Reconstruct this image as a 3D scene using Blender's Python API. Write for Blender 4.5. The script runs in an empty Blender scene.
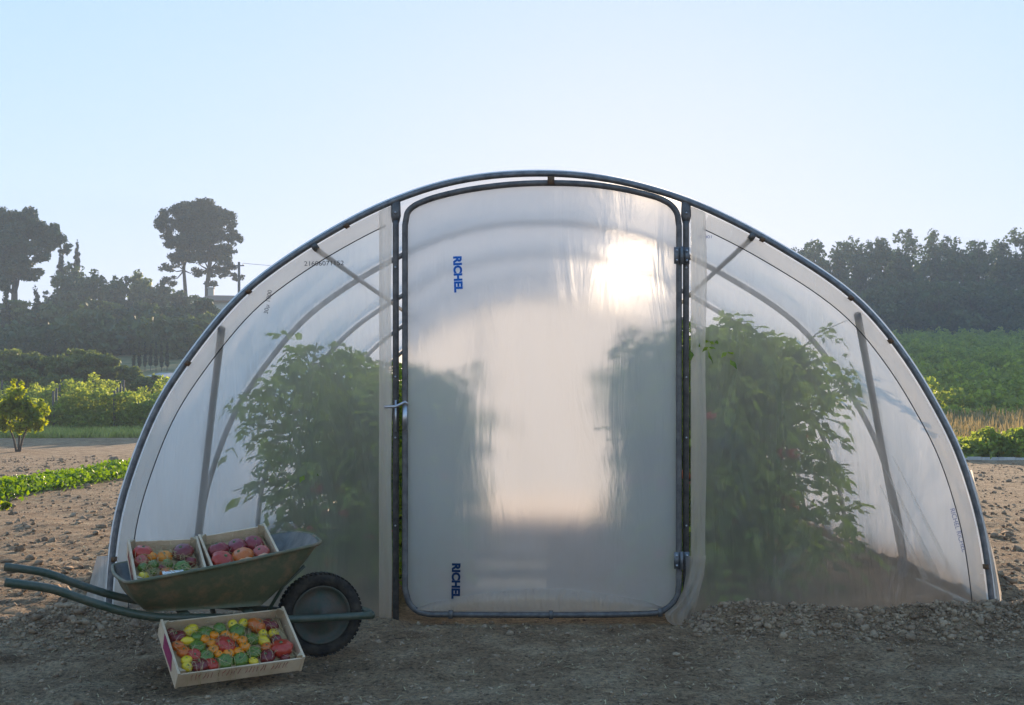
HAZE=.0011; DUST=.15; OZ=5.5; SKYS=.1; SUNE=2.0; EXPO=2.5; WBT=7300; WBTI=17; SKK=.75; SKM=(2.4,2.62,3.35)
import bpy, math, random
import numpy as np
from mathutils import Vector, Matrix, Euler, noise as mnoise
random.seed(7); rng = np.random.default_rng(7)
S = bpy.context.scene
C = S.collection
R = math.radians
F, VX, VY, CZ = 1190.0, 555.0, 418.0, 1.0      # focal length in pixels, vanishing point, eye height
FY = 6.1                                       # distance of the tunnel's front

def P(px, py, y):
    return Vector(((px-VX)*y/F, y, CZ+(VY-py)*y/F))

# ------------------------------------------------------------------ helpers
class MB:
    def __init__(s): s.v=[]; s.f=[]; s.m=[]
    def add(s, vs, fs, mi=0):
        b=len(s.v); s.v+= [tuple(v) for v in vs]
        for f in fs: s.f.append(tuple(b+i for i in f)); s.m.append(mi)
    def box(s, c, size, M=None, mi=0, taper=1.0):
        x,y,z=[a/2 for a in size]; c=Vector(c)
        vs=[Vector((sx*x*(taper if sz>0 else 1),sy*y*(taper if sz>0 else 1),sz*z)) for sz in(-1,1) for sy in(-1,1) for sx in(-1,1)]
        if M is not None: vs=[M@v for v in vs]
        s.add([c+v for v in vs], [(0,2,3,1),(4,5,7,6),(0,1,5,4),(2,6,7,3),(0,4,6,2),(1,3,7,5)], mi)
    def tube(s, pts, r, n=8, mi=0, cap=True, closed=False, flat=None):
        pts=[Vector(p) for p in pts]; N=len(pts)
        rr=r if isinstance(r,(list,tuple)) else [r]*N
        b=len(s.v); up=None
        for i,p in enumerate(pts):
            if closed: t=pts[(i+1)%N]-pts[i-1]
            else: t=pts[min(i+1,N-1)]-pts[max(i-1,0)]
            t.normalize()
            if up is None:
                up=Vector((0,1,0)) if abs(t.y)<.9 else Vector((0,0,1))
            a=(up-t*up.dot(t)).normalized(); bb=t.cross(a); up=a
            for k in range(n):
                w=2*math.pi*k/n
                s.v.append(tuple(p+a*math.cos(w)*rr[i]*(flat[0] if flat else 1)+bb*math.sin(w)*rr[i]*(flat[1] if flat else 1)))
        M_=N if closed else N-1
        for i in range(M_):
            for k in range(n):
                j=(i+1)%N
                s.f.append((b+i*n+k,b+i*n+(k+1)%n,b+j*n+(k+1)%n,b+j*n+k)); s.m.append(mi)
        if cap and not closed:
            s.f.append(tuple(b+k for k in range(n))[::-1]); s.m.append(mi)
            s.f.append(tuple(b+(N-1)*n+k for k in range(n))); s.m.append(mi)
    def grid(s, rows, mi=0):
        nr=len(rows); nc=len(rows[0]); b=len(s.v)
        for r_ in rows: s.v+=[tuple(p) for p in r_]
        for i in range(nr-1):
            for j in range(nc-1):
                s.f.append((b+i*nc+j,b+i*nc+j+1,b+(i+1)*nc+j+1,b+(i+1)*nc+j)); s.m.append(mi)
    def lathe(s, prof, n=24, M=None, mi=0, closed=False):
        b=len(s.v); N=len(prof)
        for (r,z) in prof:
            for k in range(n):
                w=2*math.pi*k/n; v=Vector((r*math.cos(w),r*math.sin(w),z))
                s.v.append(tuple(M@v if M is not None else v))
        for i in range(N if closed else N-1):
            j=(i+1)%N
            for k in range(n):
                s.f.append((b+i*n+k,b+i*n+(k+1)%n,b+j*n+(k+1)%n,b+j*n+k)); s.m.append(mi)
    def mesh(s, name, mats, smooth=True):
        me=bpy.data.meshes.new(name); me.from_pydata(s.v,[],s.f)
        for m in (mats if isinstance(mats,(list,tuple)) else [mats]): me.materials.append(m)
        me.polygons.foreach_set('material_index', s.m)
        if smooth: me.polygons.foreach_set('use_smooth',[True]*len(me.polygons))
        me.update(); return me
    def build(s, name, mats, parent=None, smooth=True):
        return link(name, s.mesh(name,mats,smooth), parent)

def link(name, me, parent=None, loc=None):
    o=bpy.data.objects.new(name, me); C.objects.link(o)
    if parent is not None: o.parent=parent
    if loc is not None: o.location=loc
    return o
def tag(o, label=None, cat=None, group=None, kind=None):
    if label: o['label']=label
    if cat: o['category']=cat
    if group: o['group']=group
    if kind: o['kind']=kind
    return o
def empty(name, loc, label, cat, group=None, rz=0):
    o=bpy.data.objects.new(name,None); C.objects.link(o); o.location=loc; o.rotation_euler=(0,0,rz)
    o.empty_display_size=.1
    return tag(o,label,cat,group)
def copy_tree(o, parent=None):
    c=o.copy(); C.objects.link(c); c.parent=parent
    for ch in list(o.children): copy_tree(ch,c)
    return c
ORD=['first','second','third','fourth','fifth','sixth','seventh','eighth','ninth','tenth','eleventh','twelfth','thirteenth','fourteenth','fifteenth','sixteenth','seventeenth','eighteenth','nineteenth','twentieth','twenty-first','twenty-second']

# ------------------------------------------------------------------ materials
def newmat(name):
    m=bpy.data.materials.new(name); m.use_nodes=True; nt=m.node_tree; nt.nodes.clear()
    return m,nt,nt.nodes,nt.links
def mat(name, col, col2=None, scale=20, rough=.6, metal=0, bump=0, bscale=None, spec=.5, coords='Object', detail=6, trans=0, coat=0, ramp=(.35,.65)):
    m,nt,N,L=newmat(name)
    out=N.new('ShaderNodeOutputMaterial'); b=N.new('ShaderNodeBsdfPrincipled')
    b.inputs['Roughness'].default_value=rough; b.inputs['Metallic'].default_value=metal
    b.inputs['Specular IOR Level'].default_value=spec
    b.inputs['Coat Weight'].default_value=coat
    tc=N.new('ShaderNodeTexCoord')
    if col2 is None: b.inputs['Base Color'].default_value=(*col,1); colsock=None
    else:
        n=N.new('ShaderNodeTexNoise'); n.inputs['Scale'].default_value=scale; n.inputs['Detail'].default_value=detail; n.inputs['Roughness'].default_value=.65
        L.new(tc.outputs[coords],n.inputs['Vector'])
        r=N.new('ShaderNodeValToRGB'); r.color_ramp.elements[0].position=ramp[0]; r.color_ramp.elements[1].position=ramp[1]
        r.color_ramp.elements[0].color=(*col,1); r.color_ramp.elements[1].color=(*col2,1)
        L.new(n.outputs['Fac'],r.inputs['Fac']); L.new(r.outputs['Color'],b.inputs['Base Color']); colsock=r.outputs['Color']
    if bump:
        nb=N.new('ShaderNodeTexNoise'); nb.inputs['Scale'].default_value=bscale or scale*2; nb.inputs['Detail'].default_value=5
        L.new(tc.outputs[coords],nb.inputs['Vector'])
        bp=N.new('ShaderNodeBump'); bp.inputs['Strength'].default_value=bump; bp.inputs['Distance'].default_value=.01
        L.new(nb.outputs['Fac'],bp.inputs['Height']); L.new(bp.outputs['Normal'],b.inputs['Normal'])
    sh=b.outputs['BSDF']
    if trans:
        t=N.new('ShaderNodeBsdfTranslucent'); 
        hs=N.new('ShaderNodeHueSaturation'); hs.inputs['Value'].default_value=1.7; hs.inputs['Saturation'].default_value=1.15; hs.inputs['Hue'].default_value=.485
        if colsock: L.new(colsock,hs.inputs['Color'])
        else: hs.inputs['Color'].default_value=(*col,1)
        L.new(hs.outputs['Color'],t.inputs['Color'])
        mx=N.new('ShaderNodeMixShader'); mx.inputs['Fac'].default_value=trans
        L.new(sh,mx.inputs[1]); L.new(t.outputs['BSDF'],mx.inputs[2]); sh=mx.outputs['Shader']
    L.new(sh,out.inputs['Surface']); return m

def film_mat(name, clear, scat, fwd, rough=.5, ior=1.2, col=(.97,.925,.865), vary=.25, dirt=(.82,.66,.50), dirt_h=.35, wr=.3, streak=(3,1,.6), dfs=.12):
    """polyethylene sheet: part clear, part diffusing to every side, part scattering forward"""
    m,nt,N,L=newmat(name)
    out=N.new('ShaderNodeOutputMaterial'); tc=N.new('ShaderNodeTexCoord')
    tr=N.new('ShaderNodeBsdfTransparent'); tr.inputs['Color'].default_value=(.975,.96,.94,1)
    tl=N.new('ShaderNodeBsdfTranslucent'); df=N.new('ShaderNodeBsdfDiffuse')
    rf=N.new('ShaderNodeBsdfRefraction'); rf.inputs['Roughness'].default_value=rough; rf.inputs['IOR'].default_value=ior; rf.inputs['Color'].default_value=(.97,.97,.97,1)
    gl=N.new('ShaderNodeBsdfGlossy'); gl.inputs['Roughness'].default_value=.22
    # wrinkles
    mp=N.new('ShaderNodeMapping'); mp.inputs['Scale'].default_value=streak; L.new(tc.outputs['Object'],mp.inputs['Vector'])
    n1=N.new('ShaderNodeTexNoise'); n1.inputs['Scale'].default_value=2.2; n1.inputs['Detail'].default_value=6; n1.inputs['Distortion'].default_value=.8; L.new(mp.outputs['Vector'],n1.inputs['Vector'])
    bp=N.new('ShaderNodeBump'); bp.inputs['Strength'].default_value=wr; bp.inputs['Distance'].default_value=.05; L.new(n1.outputs['Fac'],bp.inputs['Height'])
    for s_ in (tl,df,rf,gl): L.new(bp.outputs['Normal'],s_.inputs['Normal'])
    # dust: a mottled film of soil splashed up from the ground
    sx=N.new('ShaderNodeSeparateXYZ'); L.new(tc.outputs['Object'],sx.inputs['Vector'])
    n2=N.new('ShaderNodeTexNoise'); n2.inputs['Scale'].default_value=5; n2.inputs['Detail'].default_value=9; n2.inputs['Roughness'].default_value=.7; L.new(tc.outputs['Object'],n2.inputs['Vector'])
    mr=N.new('ShaderNodeMapRange'); mr.inputs['From Min'].default_value=-.05; mr.inputs['From Max'].default_value=dirt_h; mr.inputs['To Min'].default_value=.9; mr.inputs['To Max'].default_value=0
    L.new(sx.outputs['Z'],mr.inputs['Value'])
    mm=N.new('ShaderNodeMath'); mm.operation='MULTIPLY'; L.new(mr.outputs['Result'],mm.inputs[0]); L.new(n2.outputs['Fac'],mm.inputs[1])
    m2=N.new('ShaderNodeMath'); m2.operation='MULTIPLY_ADD'; m2.use_clamp=True; L.new(n2.outputs['Fac'],m2.inputs[0]); m2.inputs[1].default_value=.12; L.new(mm.outputs['Value'],m2.inputs[2])
    cm=N.new('ShaderNodeMix'); cm.data_type='RGBA'; L.new(m2.outputs['Value'],cm.inputs['Factor']); cm.inputs['A'].default_value=(*col,1); cm.inputs['B'].default_value=(*dirt,1)  # dust colour brightened to carry the sandy glow from inside the tunnel
    L.new(cm.outputs['Result'],tl.inputs['Color']); L.new(cm.outputs['Result'],df.inputs['Color'])
    # tl + df
    md=N.new('ShaderNodeMixShader'); md.inputs['Fac'].default_value=dfs; L.new(tl.outputs['BSDF'],md.inputs[1]); L.new(df.outputs['BSDF'],md.inputs[2])
    mf=N.new('ShaderNodeMixShader'); mf.inputs['Fac'].default_value=fwd/max(1e-6,(fwd+scat)); L.new(md.outputs['Shader'],mf.inputs[1]); L.new(rf.outputs['BSDF'] if fwd else md.outputs['Shader'],mf.inputs[2])
    # factor of clear
    n3=N.new('ShaderNodeTexNoise'); n3.inputs['Scale'].default_value=1.6; n3.inputs['Detail'].default_value=8; n3.inputs['Distortion'].default_value=1.2; L.new(mp.outputs['Vector'],n3.inputs['Vector'])
    v=N.new('ShaderNodeMath'); v.operation='MULTIPLY_ADD'; L.new(n3.outputs['Fac'],v.inputs[0]); v.inputs[1].default_value=-vary; v.inputs[2].default_value=clear+vary/2
    v2=N.new('ShaderNodeMath'); v2.operation='MULTIPLY_ADD'; v2.use_clamp=True; L.new(mm.outputs['Value'],v2.inputs[0]); v2.inputs[1].default_value=-.9*clear; L.new(v.outputs['Value'],v2.inputs[2])
    mc=N.new('ShaderNodeMixShader'); L.new(v2.outputs['Value'],mc.inputs['Fac']); L.new(mf.outputs['Shader'],mc.inputs[1]); L.new(tr.outputs['BSDF'],mc.inputs[2])
    lw_=N.new('ShaderNodeLayerWeight'); lw_.inputs['Blend'].default_value=.5
    pw=N.new('ShaderNodeMath'); pw.operation='POWER'; L.new(lw_.outputs['Facing'],pw.inputs[0]); pw.inputs[1].default_value=5
    fr=N.new('ShaderNodeMath'); fr.operation='MULTIPLY_ADD'; L.new(pw.outputs['Value'],fr.inputs[0]); fr.inputs[1].default_value=.35; fr.inputs[2].default_value=.035
    mg=N.new('ShaderNodeMixShader'); L.new(fr.outputs['Value'],mg.inputs['Fac']); L.new(mc.outputs['Shader'],mg.inputs[1]); L.new(gl.outputs['BSDF'],mg.inputs[2])
    L.new(mg.outputs['Shader'],out.inputs['Surface']); return m

def soil_mat():
    m,nt,N,L=newmat('soil')
    out=N.new('ShaderNodeOutputMaterial'); b=N.new('ShaderNodeBsdfPrincipled'); b.inputs['Roughness'].default_value=.95; b.inputs['Specular IOR Level'].default_value=.15
    tc=N.new('ShaderNodeTexCoord'); g=tc.outputs['Object']
    def nz(sc,det=8,ro=.65):
        n=N.new('ShaderNodeTexNoise'); n.inputs['Scale'].default_value=sc; n.inputs['Detail'].default_value=det; n.inputs['Roughness'].default_value=ro; L.new(g,n.inputs['Vector']); return n.outputs['Fac']
    def ramp(f,stops):
        r=N.new('ShaderNodeValToRGB'); e=r.color_ramp.elements
        while len(e)<len(stops): e.new(.5)
        for k,(p,c) in enumerate(stops): e[k].position=p; e[k].color=(*c,1) if len(c)==3 else c
        L.new(f,r.inputs['Fac']); return r.outputs['Color']
    a=ramp(nz(3),[(.3,(.25,.145,.08)),(.5,(.46,.295,.172)),(.72,(.66,.47,.295))])
    fine=ramp(nz(45,6,.8),[(.36,(.34,.33,.32)),(.52,(1,1,1)),(.7,(1.5,1.42,1.3))])
    mx=N.new('ShaderNodeMix'); mx.data_type='RGBA'; mx.blend_type='MULTIPLY'; mx.inputs['Factor'].default_value=1; L.new(a,mx.inputs['A']); L.new(fine,mx.inputs['B'])
    # pale chips of stone and straw
    vo=N.new('ShaderNodeTexVoronoi'); vo.inputs['Scale'].default_value=60; L.new(g,vo.inputs['Vector'])
    ch=ramp(vo.outputs['Distance'],[(.12,(1,1,1)),(.2,(0,0,0))])
    sel=N.new('ShaderNodeSeparateColor'); L.new(vo.outputs['Color'],sel.inputs['Color'])
    gt=N.new('ShaderNodeMath'); gt.operation='GREATER_THAN'; gt.inputs[1].default_value=.6; L.new(sel.outputs['Red'],gt.inputs[0])
    ml=N.new('ShaderNodeMath'); ml.operation='MULTIPLY'; L.new(ch,ml.inputs[0]); L.new(gt.outputs['Value'],ml.inputs[1])
    mx2=N.new('ShaderNodeMix'); mx2.data_type='RGBA'; L.new(ml.outputs['Value'],mx2.inputs['Factor']); L.new(mx.outputs['Result'],mx2.inputs['A']); mx2.inputs['B'].default_value=(.62,.50,.35,1)
    vp=N.new('ShaderNodeTexVoronoi'); vp.inputs['Scale'].default_value=26; L.new(g,vp.inputs['Vector'])
    cp=ramp(vp.outputs['Distance'],[(.10,(1,1,1)),(.24,(0,0,0))]); sp2=N.new('ShaderNodeSeparateColor'); L.new(vp.outputs['Color'],sp2.inputs['Color'])
    g2=N.new('ShaderNodeMath'); g2.operation='GREATER_THAN'; g2.inputs[1].default_value=.62; L.new(sp2.outputs['Green'],g2.inputs[0])
    m4=N.new('ShaderNodeMath'); m4.operation='MULTIPLY'; L.new(cp,m4.inputs[0]); L.new(g2.outputs['Value'],m4.inputs[1])
    mx5=N.new('ShaderNodeMix'); mx5.data_type='RGBA'; L.new(m4.outputs['Value'],mx5.inputs['Factor']); L.new(mx2.outputs['Result'],mx5.inputs['A']); mx5.inputs['B'].default_value=(.13,.085,.055,1); mx2=mx5
    # green cover of the far fields
    at=N.new('ShaderNodeAttribute'); at.attribute_name='cover'; 
    gr=ramp(nz(.6),[(.35,(.12,.14,.05)),(.55,(.24,.21,.10)),(.75,(.34,.26,.14))])
    mx3=N.new('ShaderNodeMix'); mx3.data_type='RGBA'; L.new(at.outputs['Fac'],mx3.inputs['Factor']); L.new(mx2.outputs['Result'],mx3.inputs['A']); L.new(gr,mx3.inputs['B'])
    L.new(mx3.outputs['Result'],b.inputs['Base Color'])
    h=N.new('ShaderNodeMath'); h.operation='ADD'; L.new(nz(28,8,.75),h.inputs[0]); L.new(nz(90,4,.7),h.inputs[1])
    bp=N.new('ShaderNodeBump'); bp.inputs['Strength'].default_value=1; bp.inputs['Distance'].default_value=.035; L.new(h.outputs['Value'],bp.inputs['Height']); L.new(bp.outputs['Normal'],b.inputs['Normal'])
    L.new(b.outputs['BSDF'],out.inputs['Surface']); return m

M_soil=soil_mat()
M_clod=mat('clod',(.20,.125,.078),(.44,.31,.20),scale=12,rough=.95,bump=.6,bscale=60,spec=.15)
M_straw=mat('straw',(.45,.32,.17),(.64,.48,.27),scale=9,rough=1,spec=.1)
M_galv=mat('galvanised_steel',(.15,.15,.155),(.27,.265,.26),scale=22,rough=.55,metal=.7,bump=.1)
M_galv_dark=mat('weathered_steel',(.11,.10,.095),(.2,.18,.165),scale=22,rough=.6,metal=.55,bump=.1)
M_zinc=mat('bright_zinc',(.5,.5,.52),(.62,.62,.64),scale=30,rough=.35,metal=.85)
M_rust=mat('rusty_clip',(.12,.06,.03),(.22,.13,.07),scale=40,rough=.8,metal=.3)
M_side=film_mat('side_film',.60,.25,.15,rough=.30,ior=1.10,vary=.22,wr=.7,dfs=.28)
M_door=film_mat('door_film',.03,.60,.37,rough=.22,ior=1.25,col=(.95,.95,.955),vary=.08,wr=.16,dfs=.50,dirt_h=.6)
M_rear=film_mat('rear_film',.0,1,0,col=(.52,.54,.57),vary=.0,wr=.3)
M_roof=film_mat('roof_film',.0,.9955,.0045,rough=.9,ior=1.03,vary=.0,wr=.45,streak=(1,.6,1))
M_fold=film_mat('folded_film',.38,.6,0,rough=.5,ior=1.2,vary=.1,wr=.8,streak=(8,4,.7))
M_border=film_mat('border_film',.70,.3,0,rough=.5,ior=1.2,col=(.88,.80,.72),vary=.1,wr=.4,dirt_h=.2)
M_cord=mat('dark_cord',(.05,.045,.04),rough=.7)
def ink(name,col,f=.5):
    m,nt,N,L=newmat(name); out=N.new('ShaderNodeOutputMaterial'); t=N.new('ShaderNodeBsdfTransparent'); t.inputs['Color'].default_value=(*col,1)
    d=N.new('ShaderNodeBsdfDiffuse'); d.inputs['Color'].default_value=(*col,1); mx=N.new('ShaderNodeMixShader'); mx.inputs['Fac'].default_value=f
    L.new(t.outputs['BSDF'],mx.inputs[1]); L.new(d.outputs['BSDF'],mx.inputs[2]); L.new(mx.outputs['Shader'],out.inputs['Surface']); return m
def back_mat():
    m,nt,N,L=newmat('door_film_back'); out=N.new('ShaderNodeOutputMaterial'); rf=N.new('ShaderNodeBsdfRefraction'); rf.inputs['Roughness'].default_value=.22; rf.inputs['IOR'].default_value=1.25; rf.inputs['Color'].default_value=(.98,.97,.96,1)
    L.new(rf.outputs['BSDF'],out.inputs['Surface']); return m
M_door_back=back_mat()
M_blue=ink('blue_ink',(.04,.36,.78),.25); M_navy=ink('navy_ink',(.03,.09,.22),.4); M_paleblue=ink('pale_blue_ink',(.35,.42,.65),.3)
M_black=mat('black_ink',(.03,.03,.035),rough=.6)
M_leaf=mat('tomato_leaf',(.05,.12,.02),(.30,.40,.09),scale=9,rough=.5,trans=.6)
M_stem=mat('green_stem',(.08,.12,.04),(.13,.16,.06),scale=20,rough=.6)
M_green=mat('barrow_green_paint',(.03,.06,.036),(.11,.10,.065),scale=14,rough=.42,bump=.15,bscale=50,ramp=(.3,.7))
M_tray=mat('worn_tray_paint',(.11,.115,.06),(.27,.165,.09),scale=13,rough=.6,bump=.3,bscale=35,ramp=(.46,.70))
M_tub_in=mat('scratched_tray_inside',(.11,.095,.08),(.22,.19,.16),scale=12,rough=.5,metal=.3,bump=.2)
M_rubber=mat('tyre_rubber',(.025,.021,.018),(.085,.065,.048),scale=20,rough=.95,bump=.3,spec=.2)
M_rim=mat('green_rusty_rim',(.045,.065,.045),(.11,.07,.045),scale=16,rough=.6,bump=.2)
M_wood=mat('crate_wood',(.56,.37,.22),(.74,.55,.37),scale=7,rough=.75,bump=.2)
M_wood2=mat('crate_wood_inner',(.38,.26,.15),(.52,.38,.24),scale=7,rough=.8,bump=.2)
M_print=mat('red_print',(.35,.05,.05),rough=.7)
M_mag=mat('magenta_label',(.38,.02,.10),(.30,.015,.08),scale=20,rough=.5)
M_card=mat('white_card',(.75,.74,.70),rough=.6)
M_sunlit_board=mat('sunlit_walkway_wood',(.66,.46,.30),(.80,.62,.44),scale=5,rough=.8,bump=.3)  # wood colour lightened to stand in for sunlight on the boards
M_bark=mat('bark',(.055,.042,.033),(.12,.09,.065),scale=3,rough=.9,bump=.5,bscale=10)
M_pine=mat('pine_needles',(.018,.045,.02),(.045,.085,.03),scale=.6,rough=.7,trans=.15)
M_pine2=mat('pine_needles_browned',(.022,.045,.02),(.07,.07,.03),scale=.35,rough=.7,trans=.15)
M_oak=mat('wood_leaf',(.025,.055,.016),(.075,.12,.03),scale=.35,rough=.7,trans=.2)
M_bush=mat('bush_leaf',(.06,.095,.025),(.16,.20,.055),scale=.8,rough=.65,trans=.45)
M_cyp=mat('cypress_leaf',(.015,.035,.015),(.035,.055,.025),scale=1.2,rough=.7,trans=.1)
M_vine=mat('vine_leaf',(.12,.18,.035),(.28,.33,.08),scale=2,rough=.6,trans=.6)
M_young=mat('young_tree_leaf',(.09,.16,.015),(.30,.33,.03),scale=3,rough=.55,trans=.6)
M_crop=mat('crop_leaf',(.08,.16,.02),(.20,.32,.04),scale=3,rough=.5,trans=.45)
M_dry=mat('dry_grass',(.18,.15,.07),(.34,.28,.14),scale=2,rough=.8,trans=.3)
M_grass=mat('field_grass',(.20,.25,.06),(.42,.42,.15),scale=2,rough=.7,trans=.5)
M_wall=mat('house_render',(.42,.38,.32),(.5,.46,.4),scale=3,rough=.9)
M_tile=mat('roof_tiles',(.22,.12,.08),(.32,.2,.14),scale=8,rough=.9)
M_glass=mat('window_glass',(.05,.06,.07),rough=.1)
M_pole=mat('pole_wood',(.09,.075,.06),(.14,.12,.1),scale=4,rough=.9)
M_asph=mat('pale_gravel_road',(.34,.32,.3),(.45,.43,.4),scale=3,rough=.9)
M_conc=mat('pale_concrete',(.45,.43,.4),(.6,.58,.54),scale=6,rough=.85)
# ------------------------------------------------------------------ terrain
def sp(t,w=6.0): return w*np.logaddexp(0,t/w)
def terrain(x,y):
    x=np.asarray(x,float); y=np.asarray(y,float)
    r=1/(1+np.exp(-x/8)); st=48*(1-r)+40*r; sl=.115*(1-r)+.10*r
    z=sl*(sp(y-st)-sp(y-210))
    return z-.03*np.exp(-((y-6)/30)**2)
_cx=[math.sin(i*1.7)*3 for i in range(40)]
def fbm(x,y,sc,oct=4,seed=0):
    out=np.zeros(np.broadcast(x,y).shape); a=1.0; tot=0
    for o in range(oct):
        f=sc*2**o
        out+=a*_vn(x*f+seed*13.1+o*7.7,y*f+seed*5.3+o*3.1); tot+=a; a*=.55
    return out/tot
_tab=rng.random((257,257))
def _vn(x,y):
    xi=np.floor(x).astype(int); yi=np.floor(y).astype(int); fx=x-xi; fy=y-yi
    fx=fx*fx*(3-2*fx); fy=fy*fy*(3-2*fy); xi%=256; yi%=256
    t=_tab
    return (t[xi,yi]*(1-fx)+t[xi+1,yi]*fx)*(1-fy)+(t[xi,yi+1]*(1-fx)+t[xi+1,yi+1]*fx)*fy-.5
def ground_z(x,y):
    x=np.asarray(x,float); y=np.asarray(y,float)
    z=terrain(x,y)
    near=np.exp(-((y-6)/40)**2)
    z=z+near*(.06*fbm(x,y,.6,3,1)+.05*fbm(x,y,3.5,4,2)+.045*np.abs(fbm(x,y,9,4,3)))
    # soil thrown against the foot of the sheet
    n=.6+1.1*(fbm(x,y,1.6,4,5)+.5)
    ax=np.abs(x+.04)
    g=np.exp(-((y-5.90)/.21)**2)
    right=np.clip((x-.62)/.25,0,1)*np.clip((2.75-x)/.3,0,1)
    left=np.clip((-.95-x)/.3,0,1)*np.clip((x+2.9)/.35,0,1)
    z=z+g*right*(.065+.045*np.clip((x-1.5)/.8,0,1))*n
    z=z+np.exp(-((y-5.83)/.2)**2)*left*.05*n
    z=z+np.exp(-((x+2.2)/.45)**2-((y-5.72)/.22)**2)*.07*n
    sd=np.exp(-((ax-2.43)/.14)**2)*np.clip((y-6.1)/.3,0,1)*np.clip((12.4-y)/.3,0,1)
    z=z+sd*.17*n
    # level floor in the tunnel
    ins=np.clip((2.2-ax)/.15,0,1)*np.clip((y-6.12)/.1,0,1)*np.clip((12.3-y)/.2,0,1)
    z=z*(1-ins*.7)+ins*.7*-.035
    door=np.clip((.78-np.abs(x+.06))/.1,0,1)*np.exp(-((y-6.15)/.3)**4)
    z=z*(1-door)+door*-.055
    return z
def gz(x,y): return float(ground_z(x,y))

def axis(lo,hi,step,far_lo,far_hi,gr=1.09):
    a=list(np.arange(lo,hi+1e-6,step)); s=step; v=hi
    while v<far_hi: s*=gr; v+=s; a.append(v)
    s=step; v=lo; pre=[]
    while v>far_lo: s*=gr; v-=s; pre.append(v)
    return np.array(pre[::-1]+a)
xs=axis(-3.4,3.4,.027,-420,420,1.075); ys=axis(3.9,8.4,.027,-30,520,1.05)
X,Y=np.meshgrid(xs,ys); Z=ground_z(X,Y)
nx,ny=len(xs),len(ys)
me=bpy.data.meshes.new('ground'); 
co=np.stack([X,Y,Z],-1).reshape(-1,3)
idx=np.arange(nx*ny).reshape(ny,nx)
fa=np.stack([idx[:-1,:-1],idx[:-1,1:],idx[1:,1:],idx[1:,:-1]],-1).reshape(-1,4)
def fast_mesh(name,co,fa,mats,smooth=False):
    me=bpy.data.meshes.new(name); k=fa.shape[1]
    me.vertices.add(len(co)); me.vertices.foreach_set('co',np.asarray(co,np.float32).ravel())
    me.loops.add(len(fa)*k); me.loops.foreach_set('vertex_index',np.asarray(fa,np.int32).ravel())
    me.polygons.add(len(fa)); me.polygons.foreach_set('loop_start',np.arange(len(fa),dtype=np.int32)*k)
    if smooth: me.polygons.foreach_set('use_smooth',np.ones(len(fa),bool))
    for m in (mats if isinstance(mats,(list,tuple)) else [mats]): me.materials.append(m)
    me.update(calc_edges=True); me.validate(); return me
me=fast_mesh('ground',co,fa,M_soil,True)
at=me.attributes.new('cover','FLOAT','POINT')
cov=np.clip((Y-44)/4,0,1)*(X<0)+np.clip((Y-28.5)/2,0,1)*(X>=0)
at.data.foreach_set('value',cov.reshape(-1).astype(np.float32))
tag(link('ground',me),kind='structure')

# clods, stones and straw lying on the soil
def ico():
    t=(1+5**.5)/2
    v=np.array([(-1,t,0),(1,t,0),(-1,-t,0),(1,-t,0),(0,-1,t),(0,1,t),(0,-1,-t),(0,1,-t),(t,0,-1),(t,0,1),(-t,0,-1),(-t,0,1)],float)
    v/=np.linalg.norm(v[0])
    f=np.array([(0,11,5),(0,5,1),(0,1,7),(0,7,10),(0,10,11),(1,5,9),(5,11,4),(11,10,2),(10,7,6),(7,1,8),(3,9,4),(3,4,2),(3,2,6),(3,6,8),(3,8,9),(4,9,5),(2,4,11),(6,2,10),(8,6,7),(9,8,1)])
    return v,f
iv,ifc=ico()
def clods(name,pts,sizes,material,label,cat):
    n=len(pts)
    sc=sizes[:,None]*rng.uniform(.55,1.25,(n,3)); 
    th=rng.uniform(0,2*np.pi,n)
    V=iv[None]*(1+rng.uniform(-.42,.38,(n,12,1)))*sc[:,None,:]*np.array([1,1,.75])
    c,s=np.cos(th)[:,None],np.sin(th)[:,None]
    x=V[...,0]*c-V[...,1]*s; y=V[...,0]*s+V[...,1]*c
    V=np.stack([x,y,V[...,2]],-1)+pts[:,None,:]
    Fx=(ifc[None]+np.arange(n)[:,None,None]*12).reshape(-1,3)
    return tag(link(name,fast_mesh(name,V.reshape(-1,3),Fx,material)),label,cat,kind='stuff')
def sample(n,x0,x1,y0,y1,dens=None):
    x=rng.uniform(x0,x1,n); y=y0*(y1/y0)**rng.random(n) if y0>0 else rng.uniform(y0,y1,n)
    return x,y
x,y=sample(15000,-3.6,3.6,3.9,8.5)
keep=(np.abs(x)<2.2)*(y>6.2)<.5
x,y=x[keep],y[keep]; s=np.minimum(.0036*np.exp(rng.normal(0,.65,len(x))),.02)
x2,y2=sample(9000,-14,-2.7,6.5,30); s2=.015*np.exp(rng.normal(0,.5,len(x2)))
x3,y3=sample(7000,2.7,14,6.5,27); s3=.015*np.exp(rng.normal(0,.5,len(x3)))
xx=np.concatenate([x,x2,x3]); yy=np.concatenate([y,y2,y3]); ss=np.concatenate([s,s2,s3])
clods('loose_stones',np.stack([xx,yy,ground_z(xx,yy)+ss*.2],-1),ss,M_clod,'small stones and crumbs of soil scattered over the bare ground','stones')
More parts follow.
